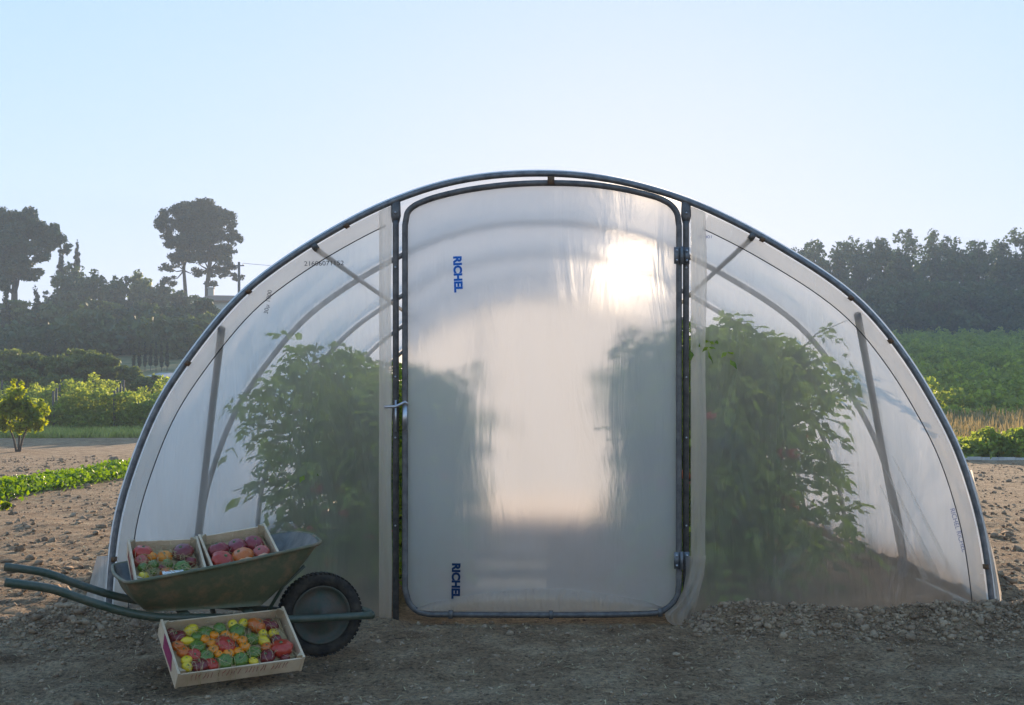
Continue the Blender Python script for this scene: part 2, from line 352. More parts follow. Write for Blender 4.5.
# heaped clods along the foot of the front sheet
n=15000
x=np.concatenate([rng.uniform(.66,2.7,n//2),rng.uniform(-2.85,-1.0,n//2)])
y=np.concatenate([rng.normal(5.84,.2,n//2),rng.normal(5.78,.2,n//2)]); y=np.minimum(y,6.04)
s=.0042*np.exp(rng.normal(0,.75,n)); s=np.minimum(s,.024)
clods('heaped_clods',np.stack([x,y,ground_z(x,y)+s*.3],-1),s,M_clod,'grey brown clods heaped against the foot of the plastic sheet','soil clods')
n=1700
x=np.concatenate([rng.normal(2.45,.1,n//2),rng.normal(-2.5,.1,n//2)]); y=rng.uniform(6.2,12,n); s=.015*np.exp(rng.normal(0,.5,n))
clods('bank_clods',np.stack([x,y,ground_z(x,y)+s*.3],-1),s,M_clod,'clods banked up along the outer sides of the tunnel','soil clods')
# straw bits
def blades(name,base,length,width,tilt,material,label=None,cat=None,parent=None,curl=.3):
    n=len(base); az=rng.uniform(0,2*np.pi,n)
    d=np.stack([np.cos(az)*np.cos(tilt),np.sin(az)*np.cos(tilt),np.sin(tilt)],-1)
    w=np.stack([-np.sin(az),np.cos(az),np.zeros(n)],-1)*width[:,None]/2
    p1=base+d*length[:,None]*.55+np.array([0,0,1])*(length*curl*.12)[:,None]; p2=base+d*length[:,None]-np.array([0,0,1])*(length*curl*.15)[:,None]
    V=np.stack([base-w,base+w,p1+w,p1-w,p2+w*.3,p2-w*.3],1)
    o=np.arange(n)[:,None]*6
    Fx=np.concatenate([o+np.array([0,1,2,3]),o+np.array([3,2,4,5])])
    me=fast_mesh(name,V.reshape(-1,3),Fx,material)
    if parent is not None or label is None: return me
    return tag(link(name,me),label,cat,kind='stuff')
x,y=sample(5200,-4,4,3.9,9); k=~((np.abs(x)<2.3)&(y>6.1)); x,y=x[k],y[k]; n=len(x)
x2=np.concatenate([rng.uniform(-12,-2.6,7000),rng.uniform(2.6,11,6000)]); y2=rng.uniform(7,26,len(x2))
x=np.concatenate([x,x2]); y=np.concatenate([y,y2]); L_=np.concatenate([rng.uniform(.015,.07,n),rng.uniform(.04,.14,len(x2))])
blades('straw_litter',np.stack([x,y,ground_z(x,y)+.006],-1),L_,np.where(np.arange(len(x))<n,.003,.009),rng.uniform(-.05,.12,len(x)),M_straw,'dry straw bits littered over the bare soil','straw')

# ------------------------------------------------------------------ tunnel greenhouse
G=empty('polytunnel',(0,FY,0),'arched plastic film greenhouse with a closed framed door, tomato plants inside','greenhouse')
G.location=(0,0,0)
arch_px=[(104,630),(106,600),(108.5,560),(114,516),(125,479),(136,448),(150,413.6),(164,388),(182,362.5),(200,338),(221,312),(240,291),(260,275),(285,257),(311,240),(340,223.5),(365,210),(393,197.5),(438,181.6),(483.5,173.2),(520,170.5),(560,170.5),(590,173),(617,177.5),(645,184),(673.5,192.5),(697,201),(719,211),(753,228),(780,243.7),(822,269),(859.5,297),(882,321),(899,343),(920,373),(939,406.6),(952,430),(962.8,454),(972,482),(984,523),(991,566),(995,600),(997,625)]
ap=np.array([[P(a,b,FY).x,P(a,b,FY).z] for a,b in arch_px])
def smooth_curve(p,n):
    d=np.r_[0,np.cumsum(np.hypot(*np.diff(p,axis=0).T))]
    t=np.linspace(0,d[-1],n); q=np.stack([np.interp(t,d,p[:,0]),np.interp(t,d,p[:,1])],-1)
    for _ in range(int(n*.03)+2): q[1:-1]=.25*q[:-2]+.5*q[1:-1]+.25*q[2:]
    return q
ARC=smooth_curve(ap,120)
tg=np.gradient(ARC,axis=0); tg/=np.linalg.norm(tg,axis=1)[:,None]; NRM=np.stack([-tg[:,1],tg[:,0]],-1)
if NRM[60,1]<0: NRM=-NRM
def off(d): return ARC+NRM*d
TR=.0155
cl=off(-TR)
def arch_z(x,d=0):
    q=off(d); return float(np.interp(x,q[:,0],q[:,1]))
m=MB(); m.tube([(a,FY,b) for a,b in cl],TR,12); fa_=m.build('front_arch',M_galv,G)
m=MB(); q=off(.001); m.tube([(a,FY+.022,b) for a,b in q],.007,8); m.build('film_clip_rail',M_zinc,G)
for k in range(1,5):
    m=MB(); m.tube([(a,FY+1.5*k,b) for a,b in off(-.02)],.017,10); m.build('arch',M_galv,G)
for px,py in ((315,243),(752,238)):
    p=P(px,py,FY); m=MB(); z=arch_z(p.x,-.045)
    m.tube([(p.x,FY+.01,z),(p.x,FY+6.0,z)],.014,8); m.build('purlin',M_galv,G)
    m=MB(); m.box((p.x,FY+.0,z+.008),(.032,.04,.030),Matrix.Rotation(-.6 if p.x<0 else .6,3,'Y')); m.build('purlin_bracket',M_galv_dark,G)
for a,b in (((221,334),(194,568)),((858.5,320),(904,568))):
    p=P(*a,FY+.05); q_=P(b[0],b[1],FY+1.45)
    d_=(p-q_).normalized(); m=MB(); m.tube([q_-d_*.12,q_,p,p+d_*.04],[.019]*4,10); m.build('brace',M_galv,G)
# posts with flattened heads
for px,pb in ((395.8,645),(686,628)):
    x=(px-VX)*FY/F; zt=arch_z(x,-.02); zb=CZ+(VY-pb)*FY/F
    m=MB(); m.tube([(x,FY,zb-.1),(x,FY,zt-.14),(x,FY,zt-.10)],.0165,10)
    m.tube([(x,FY,zt-.11),(x,FY-.002,zt-.075),(x,FY-.002,zt+.01)],[.0165,.025,.022],10,flat=(.45,1.1))
    po=m.build('door_post',M_galv_dark,G)
    for z in (zt-.06,zt-.34,zt-.9,.9,.45):
        m=MB(); m.tube([(x,FY-.012,z),(x,FY-.021,z)],.005,6); m.build('screw',M_zinc,po)
# film: roof with a little sag between the arches
m=MB(); rows=[]
Q=off(.005)
ylist=np.concatenate([[FY-.008,FY+.01],FY+np.linspace(0,6,49)[1:],[FY+6.03]])
for y in ylist:
    t=((y-FY)/1.5)%1.0; sag=.028*math.sin(math.pi*t)**1.0 if FY<=y<=FY+6 else 0
    s_=np.sin(np.linspace(0,math.pi,120))
    w=np.array([mnoise.noise(Vector((i*.09,y*1.6,3)))*.012 for i in range(120)])*math.sin(math.pi*t)
    q=Q-NRM*((sag*s_**.5+w)[:,None]); rows.append([(a,y,b) for a,b in q])
m.grid(rows); rf_=m.build('roof_film',M_roof,G)
if rf_.data.polygons[119*24+60].normal.z>0: rf_.data.flip_normals()
# rear wall film with its own door
def wall_cols(x0,x1,n,ztop,zbot,y0,rows_=26,wr=.008,seed=0):
    out=[]
    for j in range(rows_+1):
        r=[]
        for i in range(n+1):
            x=x0+(x1-x0)*i/n; zt=ztop(x); zb=zbot(x); z=zb+(zt-zb)*j/rows_
            e=math.sin(math.pi*i/n)*math.sin(math.pi*j/rows_)
            r.append((x,y0+wr*e*2*mnoise.noise(Vector((x*2.5,z*1.1,seed)))+wr*.6*e*math.sin(x*19+z*5+seed),z))
        out.append(r)
    return out
m=MB(); m.grid(wall_cols(ARC[0,0]-.008,ARC[-1,0]+.008,90,lambda x:max(arch_z(x,.010),-.1),lambda x:-.12,FY+6.0,26,.015,9)); m.build('rear_film',M_rear,G)
for x_ in (-.78,.70):
    m=MB(); m.tube([(x_,FY+5.97,-.05),(x_,FY+5.97,arch_z(x_,-.03))],.017,8); m.build('rear_door_post',M_galv,G)
# front side panels
FYF=FY+.024
xl=(391-VX)*FY/F; xr=(691-VX)*FY/F
m=MB(); m.grid(wall_cols(ARC[2,0]+.012,xl,44,lambda x:max(arch_z(x,-.03),-.11),lambda x:-.14,FYF,34,.012,1)); m.build('side_film',M_side,G)
m=MB(); m.grid(wall_cols(xr,ARC[-3,0]-.012,44,lambda x:max(arch_z(x,-.03),-.11),lambda x:-.14,FYF,34,.012,4)); m.build('side_film',M_side,G)
# folds of spare sheet: creases that fan out towards the right foot and at the left shoulder
def crease(a,b,w,dy=-.004):
    A=P(*a,FYF-.006); B=P(*b,FYF-.006); d=(B-A); nn=Vector((-d.z,0,d.x)).normalized()
    rows=[]
    for k in range(5):
        u=(k-2)/2; rows.append([tuple(A.lerp(B,t)+nn*u*w*(.2+.8*t)+Vector((0,-.012*(1-u*u)*math.sin(math.pi*min(1,t+.05)),0))) for t in np.linspace(0,1,14)])
    return rows
for a,b,w in (((886,470),(938,578),.016),((880,485),(926,580),.014),((892,455),(950,570),.012),((352,256),(258,330),.0)):
    if w: m=MB(); m.grid(crease(a,b,w)); m.build('crease',M_side,G)
# doubled film beside the posts
def strip(px0,px1,ptop,pbot,y,seed,n=8):
    rows=[]
    for j in range(31):
        r=[]; v=j/30
        for i in range(n+1):
            u=i/n; px=px0+(px1-px0)*u
            q=P(px,0,y); zt=min(P(0,ptop,y).z,arch_z(q.x,-.035)); zb=P(0,pbot,y).z; z=zb+(zt-zb)*v
            r.append((q.x+.004*math.sin(z*7+seed)*u,y-.012*math.sin(math.pi*u)-.004*math.sin(u*9+z*3),z))
        rows.append(r)
    return rows
m=MB(); m.grid(strip(379,391.5,205,632,FY-.004,0)); m.build('film_overlap',M_fold,G)
m=MB(); m.grid(strip(691,706,206,560,FY-.004,2)); m.build('film_overlap',M_fold,G)
# loose wrinkled end of the sheet at the right foot of the door
m=MB(); rows=[]
key=[(556,686,706),(575,686,704),(590,683,700),(603,676,697),(614,664,693),(622,668,690),(629,680,688)]
ks=np.array(key,float)
for j in range(29):
    yy_=556+(629-556)*j/28; l=np.interp(yy_,ks[:,0],ks[:,1]); r_=np.interp(yy_,ks[:,0],ks[:,2]); row=[]
    for i in range(13):
        u=i/12; yd=FY-.03-.05*math.sin(u*math.pi)*(j/28)-.018*math.sin(u*14+j*.25)*(j/28)
        row.append(tuple(P(l+(r_-l)*u,yy_,yd)))
    rows.append(row)
m.grid(rows); m.build('loose_film_end',M_fold,G)
# skirts flaring out at both feet of the front arch
def skirt(keys,y,seed):
    m=MB(); ks=np.array(keys,float); rows=[]
    for j in range(25):
        v=j/24; yy_=ks[0,0]+(ks[-1,0]-ks[0,0])*v; l=np.interp(yy_,ks[:,0],ks[:,1]); r_=np.interp(yy_,ks[:,0],ks[:,2]); row=[]
        for i in range(11):
            u=i/10; row.append(tuple(P(l+(r_-l)*u,yy_,y-.05*math.sin(u*math.pi)*v+.014*math.sin(u*11+seed+v*2)*v)))
        rows.append(row)
    m.grid(rows); return m
skirt([(556,97,108),(590,88,106),(620,78,104),(640,73,103)],FY-.03,0).build('film_skirt',M_fold,G)
skirt([(470,968,972),(523,983,985),(560,990,995),(604,997,1003.5),(612,996,1005)],FY-.03,2).build('film_skirt',M_fold,G)
# hem band round the front and its cord
m=MB(); i0,i1=1,119
a=off(-.036)[i0:i1]; b=off(-.115)[i0:i1]
lx,rx=(399-VX)*FY/F,(683-VX)*FY/F
def side(sel):
    rows=[[(a[i][0]*(1-t)+b[i][0]*t,FY+.014-.004*math.sin(t*3.1),a[i][1]*(1-t)+b[i][1]*t) for i in sel] for t in np.linspace(0,1,5)]
    return rows
selL=[i for i in range(len(a)) if b[i][0]<lx-.05]; selR=[i for i in range(len(a)) if b[i][0]>rx+.05]
for sel in (selL,selR):
    m=MB(); m.grid(side(sel)); h=m.build('film_hem',M_border,G)
    m=MB(); m.tube([(b[i][0],FY+.004,b[i][1]) for i in sel],.0028,6); m.build('hem_cord',M_cord,h)
for px,py in ((347,222),(243,292),(186,361),(763,236),(858,298),(893,338),(112,560),(989,560)):
    p=P(px,py,FY); k=int(np.argmin(np.hypot(cl[:,0]-p.x,cl[:,1]-p.z))); ang=math.atan2(tg[k,1],tg[k,0])
    m=MB(); m.box((cl[k,0]-NRM[k,0]*.012,FY-.006,cl[k,1]-NRM[k,1]*.012),(.024,.036,.018),Matrix.Rotation(-ang,3,'Y')); m.build('clip',M_rust,G)
# tubes along the inner feet, pale to stand in for the lit film edge
for s_ in (-1,1):
    k=5 if s_<0 else -6; x=ARC[k,0]-s_*.02
    m=MB(); m.tube([(x,FY+.1,.012),(x,FY+5.9,.012)],.012,6); m.build('lit_foot_tube',M_conc,G)

# ---- door
D=bpy.data.objects.new('door',None); C.objects.link(D); D.parent=G
DY=FY-.012
top_px=[(405,225),(407,214),(412,207.5),(422,202),(440,196),(470,189.5),(510,184.5),(550,183),(590,184.5),(625,189.5),(652,196),(665,201),(673,207),(677.5,215),(679,226)]
bot_px=[(679,585),(678,594),(673,603),(665,609.5),(655,613),(620,614.5),(540,615),(450,614.5),(428,614),(415,609.5),(408,600),(405,588)]
loop=[P(a,b,DY) for a,b in top_px]+[P(a,b,DY) for a,b in bot_px]
def cr_closed(pts,n):
    out=[]; N=len(pts)
    for i in range(N):
        p0,p1,p2,p3=pts[i-1],pts[i],pts[(i+1)%N],pts[(i+2)%N]
        L1=(p2-p1).length
        if L1>.5:
            out+= [p1.lerp(p2,t) for t in (0,.5)]; continue
        for k in range(n):
            t=k/n; out.append(.5*((2*p1)+(p2-p0)*t+(2*p0-5*p1+4*p2-p3)*t*t+(3*p1-p0-3*p2+p3)*t**3) if (p1-p0).length<.5 and (p3-p2).length<.5 else p1.lerp(p2,t))
    return out
m=MB(); m.tube(cr_closed(loop,3),.0155,10,closed=True); m.build('door_frame',M_galv_dark,D)
tz=np.array([[P(a,b,DY).x,P(a,b,DY).z] for a,b in top_px]); bz=np.array([[P(a,b,DY).x,P(a,b,DY).z] for a,b in bot_px])[::-1]
dr=wall_cols(tz[0,0]+.003,tz[-1,0]-.003,40,lambda x:float(np.interp(x,tz[:,0],tz[:,1])),lambda x:float(np.interp(x,bz[:,0],bz[:,1])),DY+.02,50,.006,2)
m=MB(); m.grid(dr,0); m.grid([[(a,b+.002,c) for a,b,c in r_][::-1] for r_ in dr],1)
df_=m.build('door_film',[M_door,M_door_back],D)
if df_.data.polygons[20].normal.y>0: df_.data.flip_normals()
print('DOORNORMAL',df_.data.polygons[20].normal.y,df_.data.polygons[-20].normal.y)
# turned-up hem at the foot of the door
rows=[]
for j in range(7):
    r=[]; v=j/6
    for i in range(41):
        u=i/40; x=tz[0,0]+.06+(tz[-1,0]-tz[0,0]-.13)*u; hgt=.018+.09*math.sin(math.pi*min(1,max(0,(u-.02)/.96)))**.6
        r.append((x,DY+.008-.022*math.sin(math.pi*v)-.006*math.sin(u*23),CZ+(VY-611)*DY/F+hgt*v*(1-.06*math.sin(u*9))))
    rows.append(r)
m=MB(); m.grid(rows); m.build('door_hem',M_fold,D)
for px,py,wd in ((451,614,.022),(551,181,.035),(551,614.5,.022),(660,612,.022)):
    p=P(px,py,DY); m=MB(); m.box((p.x,DY-.004,p.z),(wd,.044,.040)); m.build('door_clip',M_rust if py<300 else M_galv_dark,D)
for py in (256,560):
    p=P(683,py,DY); m=MB()
    m.box((p.x-.034,DY-.021,p.z),(.028,.006,.085)); m.box((p.x+.018,DY-.010,p.z),(.028,.006,.085))
    m.tube([(p.x-.009,DY-.024,p.z-.045),(p.x-.009,DY-.024,p.z+.045)],.009,8)
    hg=m.build('hinge',M_galv,D)
    for dx,yo in ((-.034,-.024),(.018,-.013)):
        for dz in (-.025,.025): m=MB(); m.tube([(p.x+dx,DY+yo,p.z+dz),(p.x+dx,DY+yo-.007,p.z+dz)],.006,6); m.build('bolt',M_zinc,hg)
# latch
p=P(395,406,DY-.03); m=MB()
m.tube([P(384.5,407,DY-.035),P(396,406.5,DY-.035),P(401,404,DY-.035),P(405,402,DY-.03),P(408,404.5,DY-.028)],.0075,8)
la=m.build('latch',M_zinc,D)
m=MB(); m.tube([P(405,404,DY-.026),P(405,430,DY-.026)],.010,8,flat=(.5,1.3)); m.build('latch_handle',M_zinc,la)
m=MB(); m.tube([P(395.8,400,FY-.02),P(395.8,432,FY-.02)],.006,6); m.build('latch_keeper',M_zinc,la)

# lettering printed on the sheet
def text(s_,size,loc,roty,material,parent,name='printed_lettering',sx=1.0,bold=0):
    cu=bpy.data.curves.new('t','FONT'); cu.body=s_; cu.size=size; cu.align_x='CENTER'; cu.align_y='CENTER'; cu.offset=bold; cu.extrude=.0004
    o=bpy.data.objects.new('t',cu); C.objects.link(o); bpy.context.view_layer.update()
    me=bpy.data.meshes.new_from_object(o.evaluated_get(bpy.context.evaluated_depsgraph_get()))
    bpy.data.objects.remove(o); bpy.data.curves.remove(cu)
    me.materials.clear(); me.materials.append(material)
    Mx=Matrix.Rotation(roty,4,'Y')@Matrix.Rotation(math.pi/2,4,'X')@Matrix.Diagonal((sx,1,1,1))
    me.transform(Mx); o=link(name,me,parent); o.location=loc; return o
LY=DY+.006
text('RICHEL',.056,P(457.5,274,LY),R(88),M_blue,D,sx=1.0,bold=.003)
text('RICHEL',.056,P(455.5,581,LY),R(91),M_navy,D,sx=1.0,bold=.003)
text('21606071152',.034,P(324,263.5,FYF-.017),R(-1),M_black,G,sx=1.10)
text('30\u00b5 1000',.03,P(268,302,FYF-.017),R(-80),M_black,G,sx=1.1)
text('20 001',.022,P(705,237,FYF-.017),R(0),M_paleblue,G,sx=1.3)
text('RICHEL RICHEL',.034,P(958,530,FYF-.017),R(74),M_paleblue,G,sx=1.0)

# bright stripes of the earth path built as slatted boards, coloured as if sunlit
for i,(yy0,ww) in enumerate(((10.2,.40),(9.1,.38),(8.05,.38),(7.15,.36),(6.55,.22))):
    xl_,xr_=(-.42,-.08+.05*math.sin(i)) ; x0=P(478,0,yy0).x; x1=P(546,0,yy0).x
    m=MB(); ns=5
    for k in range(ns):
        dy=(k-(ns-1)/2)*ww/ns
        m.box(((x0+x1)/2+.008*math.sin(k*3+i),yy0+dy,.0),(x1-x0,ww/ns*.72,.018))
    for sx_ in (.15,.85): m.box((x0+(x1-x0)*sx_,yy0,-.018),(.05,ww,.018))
    o=m.build('slatted_board',M_sunlit_board,None,smooth=False)
    tag(o,'%s slatted board with painted-in sunlight across the tunnel path, counting from the door'%['fifth','fourth','third','second','first'][i],'board','slatted boards on the tunnel path')
# ------------------------------------------------------------------ tomato plants
def unit(v): return v/np.maximum(1e-9,np.linalg.norm(v,axis=-1,keepdims=True))
def compound_leaves(base,direc,length,droop,nl=7,lw=.5,ls=.36):
    n=len(base); t=np.array([1.0]+[.85,.85,.58,.58,.3,.3])[:nl]; side=np.array([0]+[1,-1,1,-1,1,-1])[:nl]
    T=t[None,:,None]; ax=direc[:,None,:]; up=np.array([0,0,1.0])
    sd=unit(np.cross(direc,up)+1e-6)[:,None,:]
    pos=base[:,None,:]+ax*length[:,None,None]*T-up*(droop*length)[:,None,None]*T**2
    tang=unit(ax-up*2*droop[:,None,None]*T)
    ld=unit(tang*np.where(side==0,1,.45)[None,:,None]+sd*side[None,:,None]+rng.normal(0,.25,(n,nl,3)))
    nrm=unit(np.cross(ld,sd+rng.normal(0,.5,(n,nl,3)))); wd=unit(np.cross(nrm,ld))
    L_=(length[:,None]*ls*rng.uniform(.75,1.2,(n,nl))*np.where(side==0,1.25,1)[None])[...,None]
    b=pos; tip=pos+ld*L_-up*L_*.18
    mid=pos+ld*L_*.42; fold=nrm*L_*.08
    l=mid+wd*L_*lw*.5+fold; r=mid-wd*L_*lw*.5+fold
    l2=pos+ld*L_*.75+wd*L_*lw*.28+fold*.3; r2=pos+ld*L_*.75-wd*L_*lw*.28+fold*.3
    V=np.stack([b,l,l2,tip,r2,r],2).reshape(-1,3)
    o=np.arange(n*nl)[:,None]*6
    return V,np.concatenate([o+np.array([0,1,2,3]),o+np.array([0,3,4,5])])
def tomato_meshes(seed,H=1.42,wide=.36):
    global rng
    rng=np.random.default_rng(seed); rnd=random.Random(seed)
    st=MB(); stems=[]
    for s_ in range(3):
        x,y=rnd.uniform(-.05,.05),rnd.uniform(-.05,.05); pts=[]; a,b=rnd.uniform(-.16,.16),rnd.uniform(-.16,.16)
        hh=H*rnd.uniform(.86,1.04)
        for k in range(9):
            t=k/8; pts.append(Vector((x+a*t+.03*math.sin(k*1.3+s_),y+b*t+.03*math.cos(k+s_),hh*t)))
        st.tube(pts,[.011-.006*k/8 for k in range(9)],6); stems.append(pts)
    n=330; z=H*(.10+.92*rng.random(n)**.85); 
    az=rng.uniform(0,2*np.pi,n); prof=wide*(.75+.35*np.sin(z*4.3+seed)+.0)*np.clip((H*1.06-z)/.3,.25,1)
    rr=prof*np.sqrt(rng.random(n))*.85
    base=np.stack([rr*np.cos(az),rr*np.sin(az),z],-1); az2=az+rng.normal(0,.7,n)
    d=unit(np.stack([np.cos(az2),np.sin(az2),rng.uniform(-.1,.75,n)],-1))
    ln=rng.uniform(.13,.25,n); V,Fc=compound_leaves(base,d,ln,rng.uniform(.25,.9,n))
    # side shoots that stick out
    for k in range(9):
        a=rnd.uniform(0,6.28); h0=H*rnd.uniform(.3,.97); L_=rnd.uniform(.3,.52); c=Vector((math.cos(a)*.08,math.sin(a)*.08,h0))
        e=c+Vector((math.cos(a)*L_,math.sin(a)*L_,L_*rnd.uniform(-.1,.75))); mid=c.lerp(e,.5)+Vector((0,0,.06))
        pts=[c,mid,e]; st.tube(pts,[.005,.003,.0015],5)
        tt=rng.random(12); bb=np.array([list(c.lerp(e,float(t))+Vector((0,0,.2*t*(1-t)))) for t in tt]); a2=a+rng.normal(0,1.1,12)
        dd=unit(np.stack([np.cos(a2),np.sin(a2),rng.uniform(-.2,.6,12)],-1)); v2,f2=compound_leaves(bb,dd,rng.uniform(.09,.17,12),rng.uniform(.3,1,12))
        Fc=np.concatenate([Fc,f2+len(V)]); V=np.concatenate([V,v2])
    return st.mesh('stem',M_stem),fast_mesh('foliage',V,Fc,M_leaf)
def tomato_mesh(r,ribs=5,rib=.07,flat=.78,material=None,n=20,elong=None):
    m=MB(); prof=[]; K=10
    rows=[]
    for j in range(K+1):
        t=math.pi*j/K
        for i in range(n):
            w=2*math.pi*i/n; rad=math.sin(t)*(1+rib*math.cos(ribs*w)*math.sin(t)**.6) 
            zz=math.cos(t)*(elong or flat)
            if t<.5: zz-=.16*(1-(t/.5)**2)*(1 if not elong else .2)
            m.v.append((r*rad*math.cos(w),r*rad*math.sin(w),r*zz))
    for j in range(K):
        for i in range(n):
            m.f.append((j*n+i,(j+1)*n+i,(j+1)*n+(i+1)%n,j*n+(i+1)%n)); m.m.append(0)
    # stem scar
    b=len(m.v); m.lathe([(r*.16,r*((elong or flat)-.15)),(r*.1,r*((elong or flat)-.05)),(.0005,r*((elong or flat)-.04))],8,mi=1)
    return m.mesh('tomato',[material,M_stem])
def tcol(name,c1,c2,sc=25,ramp=(.35,.65)): return mat('tomato_'+name,c1,c2,scale=sc,rough=.28,spec=.5,coat=.05,ramp=ramp)
TC={'red':tcol('red',(.42,.03,.02),(.55,.07,.03)),'dark red':tcol('dark_red',(.13,.02,.02),(.28,.04,.03)),
 'yellow':tcol('yellow',(.75,.48,.02),(.8,.58,.05)),'orange':tcol('orange',(.80,.20,.008),(.88,.30,.015)),
 'orange red':tcol('orange_red',(.55,.10,.02),(.68,.18,.02)),'green':tcol('green',(.08,.15,.02),(.17,.24,.045),14),
 'purple red':tcol('purple_red',(.20,.022,.03),(.34,.05,.045)),'pink red':tcol('pink_red',(.42,.05,.05),(.58,.16,.09)),
 'pink and yellow':tcol('pink_yellow',(.6,.16,.12),(.78,.5,.18),12)}
_tc={}
def tmesh(col,kind):
    k=(col,kind)
    if k not in _tc:
        _tc[k]={'ribbed':lambda:tomato_mesh(1,9,.06,.74,TC[col],n=36),'round':lambda:tomato_mesh(1,5,.025,.88,TC[col]),'oval':lambda:tomato_mesh(.78,4,.01,1,TC[col],elong=1.5)}[kind]()
    return _tc[k]
fruit_red=tmesh('red','round'); fruit_or=tmesh('orange red','round')
protos=[]
for v in range(4):
    sm,fm=tomato_meshes(50+v,1.40+.05*v,.37)
    protos.append((sm,fm))
spots=[]
for s_,name in ((-1,'left'),(1,'right')):
    for col,xx_ in (('inner',.95),('outer',1.36)):
        for k in range(5):
            spots.append((s_,name,col,k,s_*xx_+(-.04 if s_<0 else -.06)+random.uniform(-.06,.06),6.85+k*1.0+(.35 if col=='outer' else 0)+random.uniform(-.08,.08)))
rng=np.random.default_rng(99)
for s_,name,col,k,x,y in spots:
    v=(k*2+(s_>0)+(col=='outer')*3)%4
    hs=.89 if s_<0 else 1.0
    if (s_>0 and k==0): hs=1.07
    r_=empty('tomato_plant',(x,y,-.05),'%s tomato plant from the door in the %s row, %s side of the tunnel'%(ORD[k],col,name),'tomato plant','tomato plants in rows inside the greenhouse',rz=random.uniform(0,6.28))
    ws=1.16 if (s_>0 and k<2) else 1.0; r_.scale=(ws,ws,hs*random.uniform(.97,1.06))
    link('stem',protos[v][0],r_); link('foliage',protos[v][1],r_)
    for q in range(9):
        a=random.uniform(0,6.28); rr=random.uniform(.2,.40); z=random.uniform(.25,1.0)
        f=link('fruit',fruit_red if q%3 else fruit_or,r_,(rr*math.cos(a),rr*math.sin(a),z)); f.scale=(random.uniform(.028,.04),)*3

# ------------------------------------------------------------------ wheelbarrow
W=empty('wheelbarrow',(0,0,0),'green metal wheelbarrow carrying two crates of tomatoes, standing before the plastic tunnel','wheelbarrow')
WM=Matrix.Translation((-.997,5.05,-.01))@Matrix.Rotation(R(25),4,'Z')
W.matrix_world=WM
def rail(s_):
    return [Vector(p) for p in ((.20,s_*.085,.172),(.02,s_*.095,.176),(-.15,s_*.12,.185),(-.35,s_*.17,.212),(-.55,s_*.20,.232),(-.68,s_*.215,.245),(-.80,s_*.225,.275),(-.93,s_*.235,.325),(-1.05,s_*.245,.378),(-1.13,s_*.25,.398),(-1.215,s_*.25,.415))]
def smooth_path(p,n=3):
    out=[]
    for i in range(len(p)-1):
        p0=p[max(i-1,0)];p1=p[i];p2=p[i+1];p3=p[min(i+2,len(p)-1)]
        for k in range(n):
            t=k/n; out.append(.5*((2*p1)+(p2-p0)*t+(2*p0-5*p1+4*p2-p3)*t*t+(3*p1-p0-3*p2+p3)*t**3))
    out.append(p[-1]); return out
for s_ in (-1,1):
    m=MB(); pth=smooth_path(rail(s_)); m.tube(pth,.0165,12)
    m.tube([pth[-1],pth[-1]+Vector((-.0015,0,0))],.012,10)
    m.build('handle_rail',M_green,W)
m=MB(); m.tube([(.20,-.085,.172),(.212,0,.172),(.20,.085,.172)],.0165,10); m.build('front_bar',M_green,W)
for s_ in (-1,1):
    m=MB()
    pts=[Vector((-.42,s_*.175,.215)),Vector((-.40,s_*.155,.12)),Vector((-.38,s_*.15,.025)),Vector((-.34,s_*.15,.012)),Vector((-.30,s_*.15,.03)),Vector((-.26,s_*.14,.195))]
    m.tube(smooth_path(pts),.011,8); m.build('leg',M_green,W)
m=MB(); m.tube([(-.395,-.15,.09),(-.395,.15,.09)],.008,8); m.build('leg_brace',M_green,W)
for x_ in (-.33,-.58):
    m=MB(); m.box((x_,0,.248 if x_<-.4 else .236),(.035,.42 if x_<-.4 else .35,.012)); m.build('cross_bar',M_green,W)
for s_ in (-1,1):
    m=MB(); m.tube([(-.26,s_*.135,.205),(-.19,s_*.16,.33),(-.11,s_*.19,.41)],.007,6); m.build('tray_strut',M_green,W)
# tray
rim=[(-.775,-.30,.397),(-.45,-.315,.445),(-.10,-.27,.500),(-.055,-.20,.508),(-.04,0,.515),(-.055,.20,.508),(-.10,.27,.500),(-.45,.315,.445),(-.775,.30,.397),(-.805,.22,.394),(-.815,0,.392),(-.805,-.22,.394)]
bot=[(-.70,-.18,.262),(-.50,-.19,.260),(-.30,-.18,.258),(-.265,-.13,.258),(-.255,0,.258),(-.265,.13,.258),(-.30,.18,.258),(-.50,.19,.260),(-.70,.18,.262),(-.72,.13,.262),(-.725,0,.262),(-.72,-.13,.262)]
def cr_loop(p,n=4):
    p=[Vector(a) for a in p]; out=[]; N=len(p)
    for i in range(N):
        p0,p1,p2,p3=p[i-1],p[i],p[(i+1)%N],p[(i+2)%N]
        for k in range(n):
            t=k/n; c=.5*((2*p1)+(p2-p0)*t+(2*p0-5*p1+4*p2-p3)*t*t+(3*p1-p0-3*p2+p3)*t**3); out.append(c*.55+p1.lerp(p2,t)*.45)
    return out
RM=cr_loop(rim); BT=cr_loop(bot); N_=len(RM)
def shell(o_,mi):
    m_=[]; 
    for t in np.linspace(0,1,9):
        bul=.018*math.sin(math.pi*t)
        m_.append([BT[i].lerp(RM[i],float(t))+ (RM[i]-BT[i]).cross(Vector((0,0,1))).normalized()*0+ Vector((RM[i].x+.45,RM[i].y,0)).normalized()*(bul+o_) for i in range(N_)])
    return m_
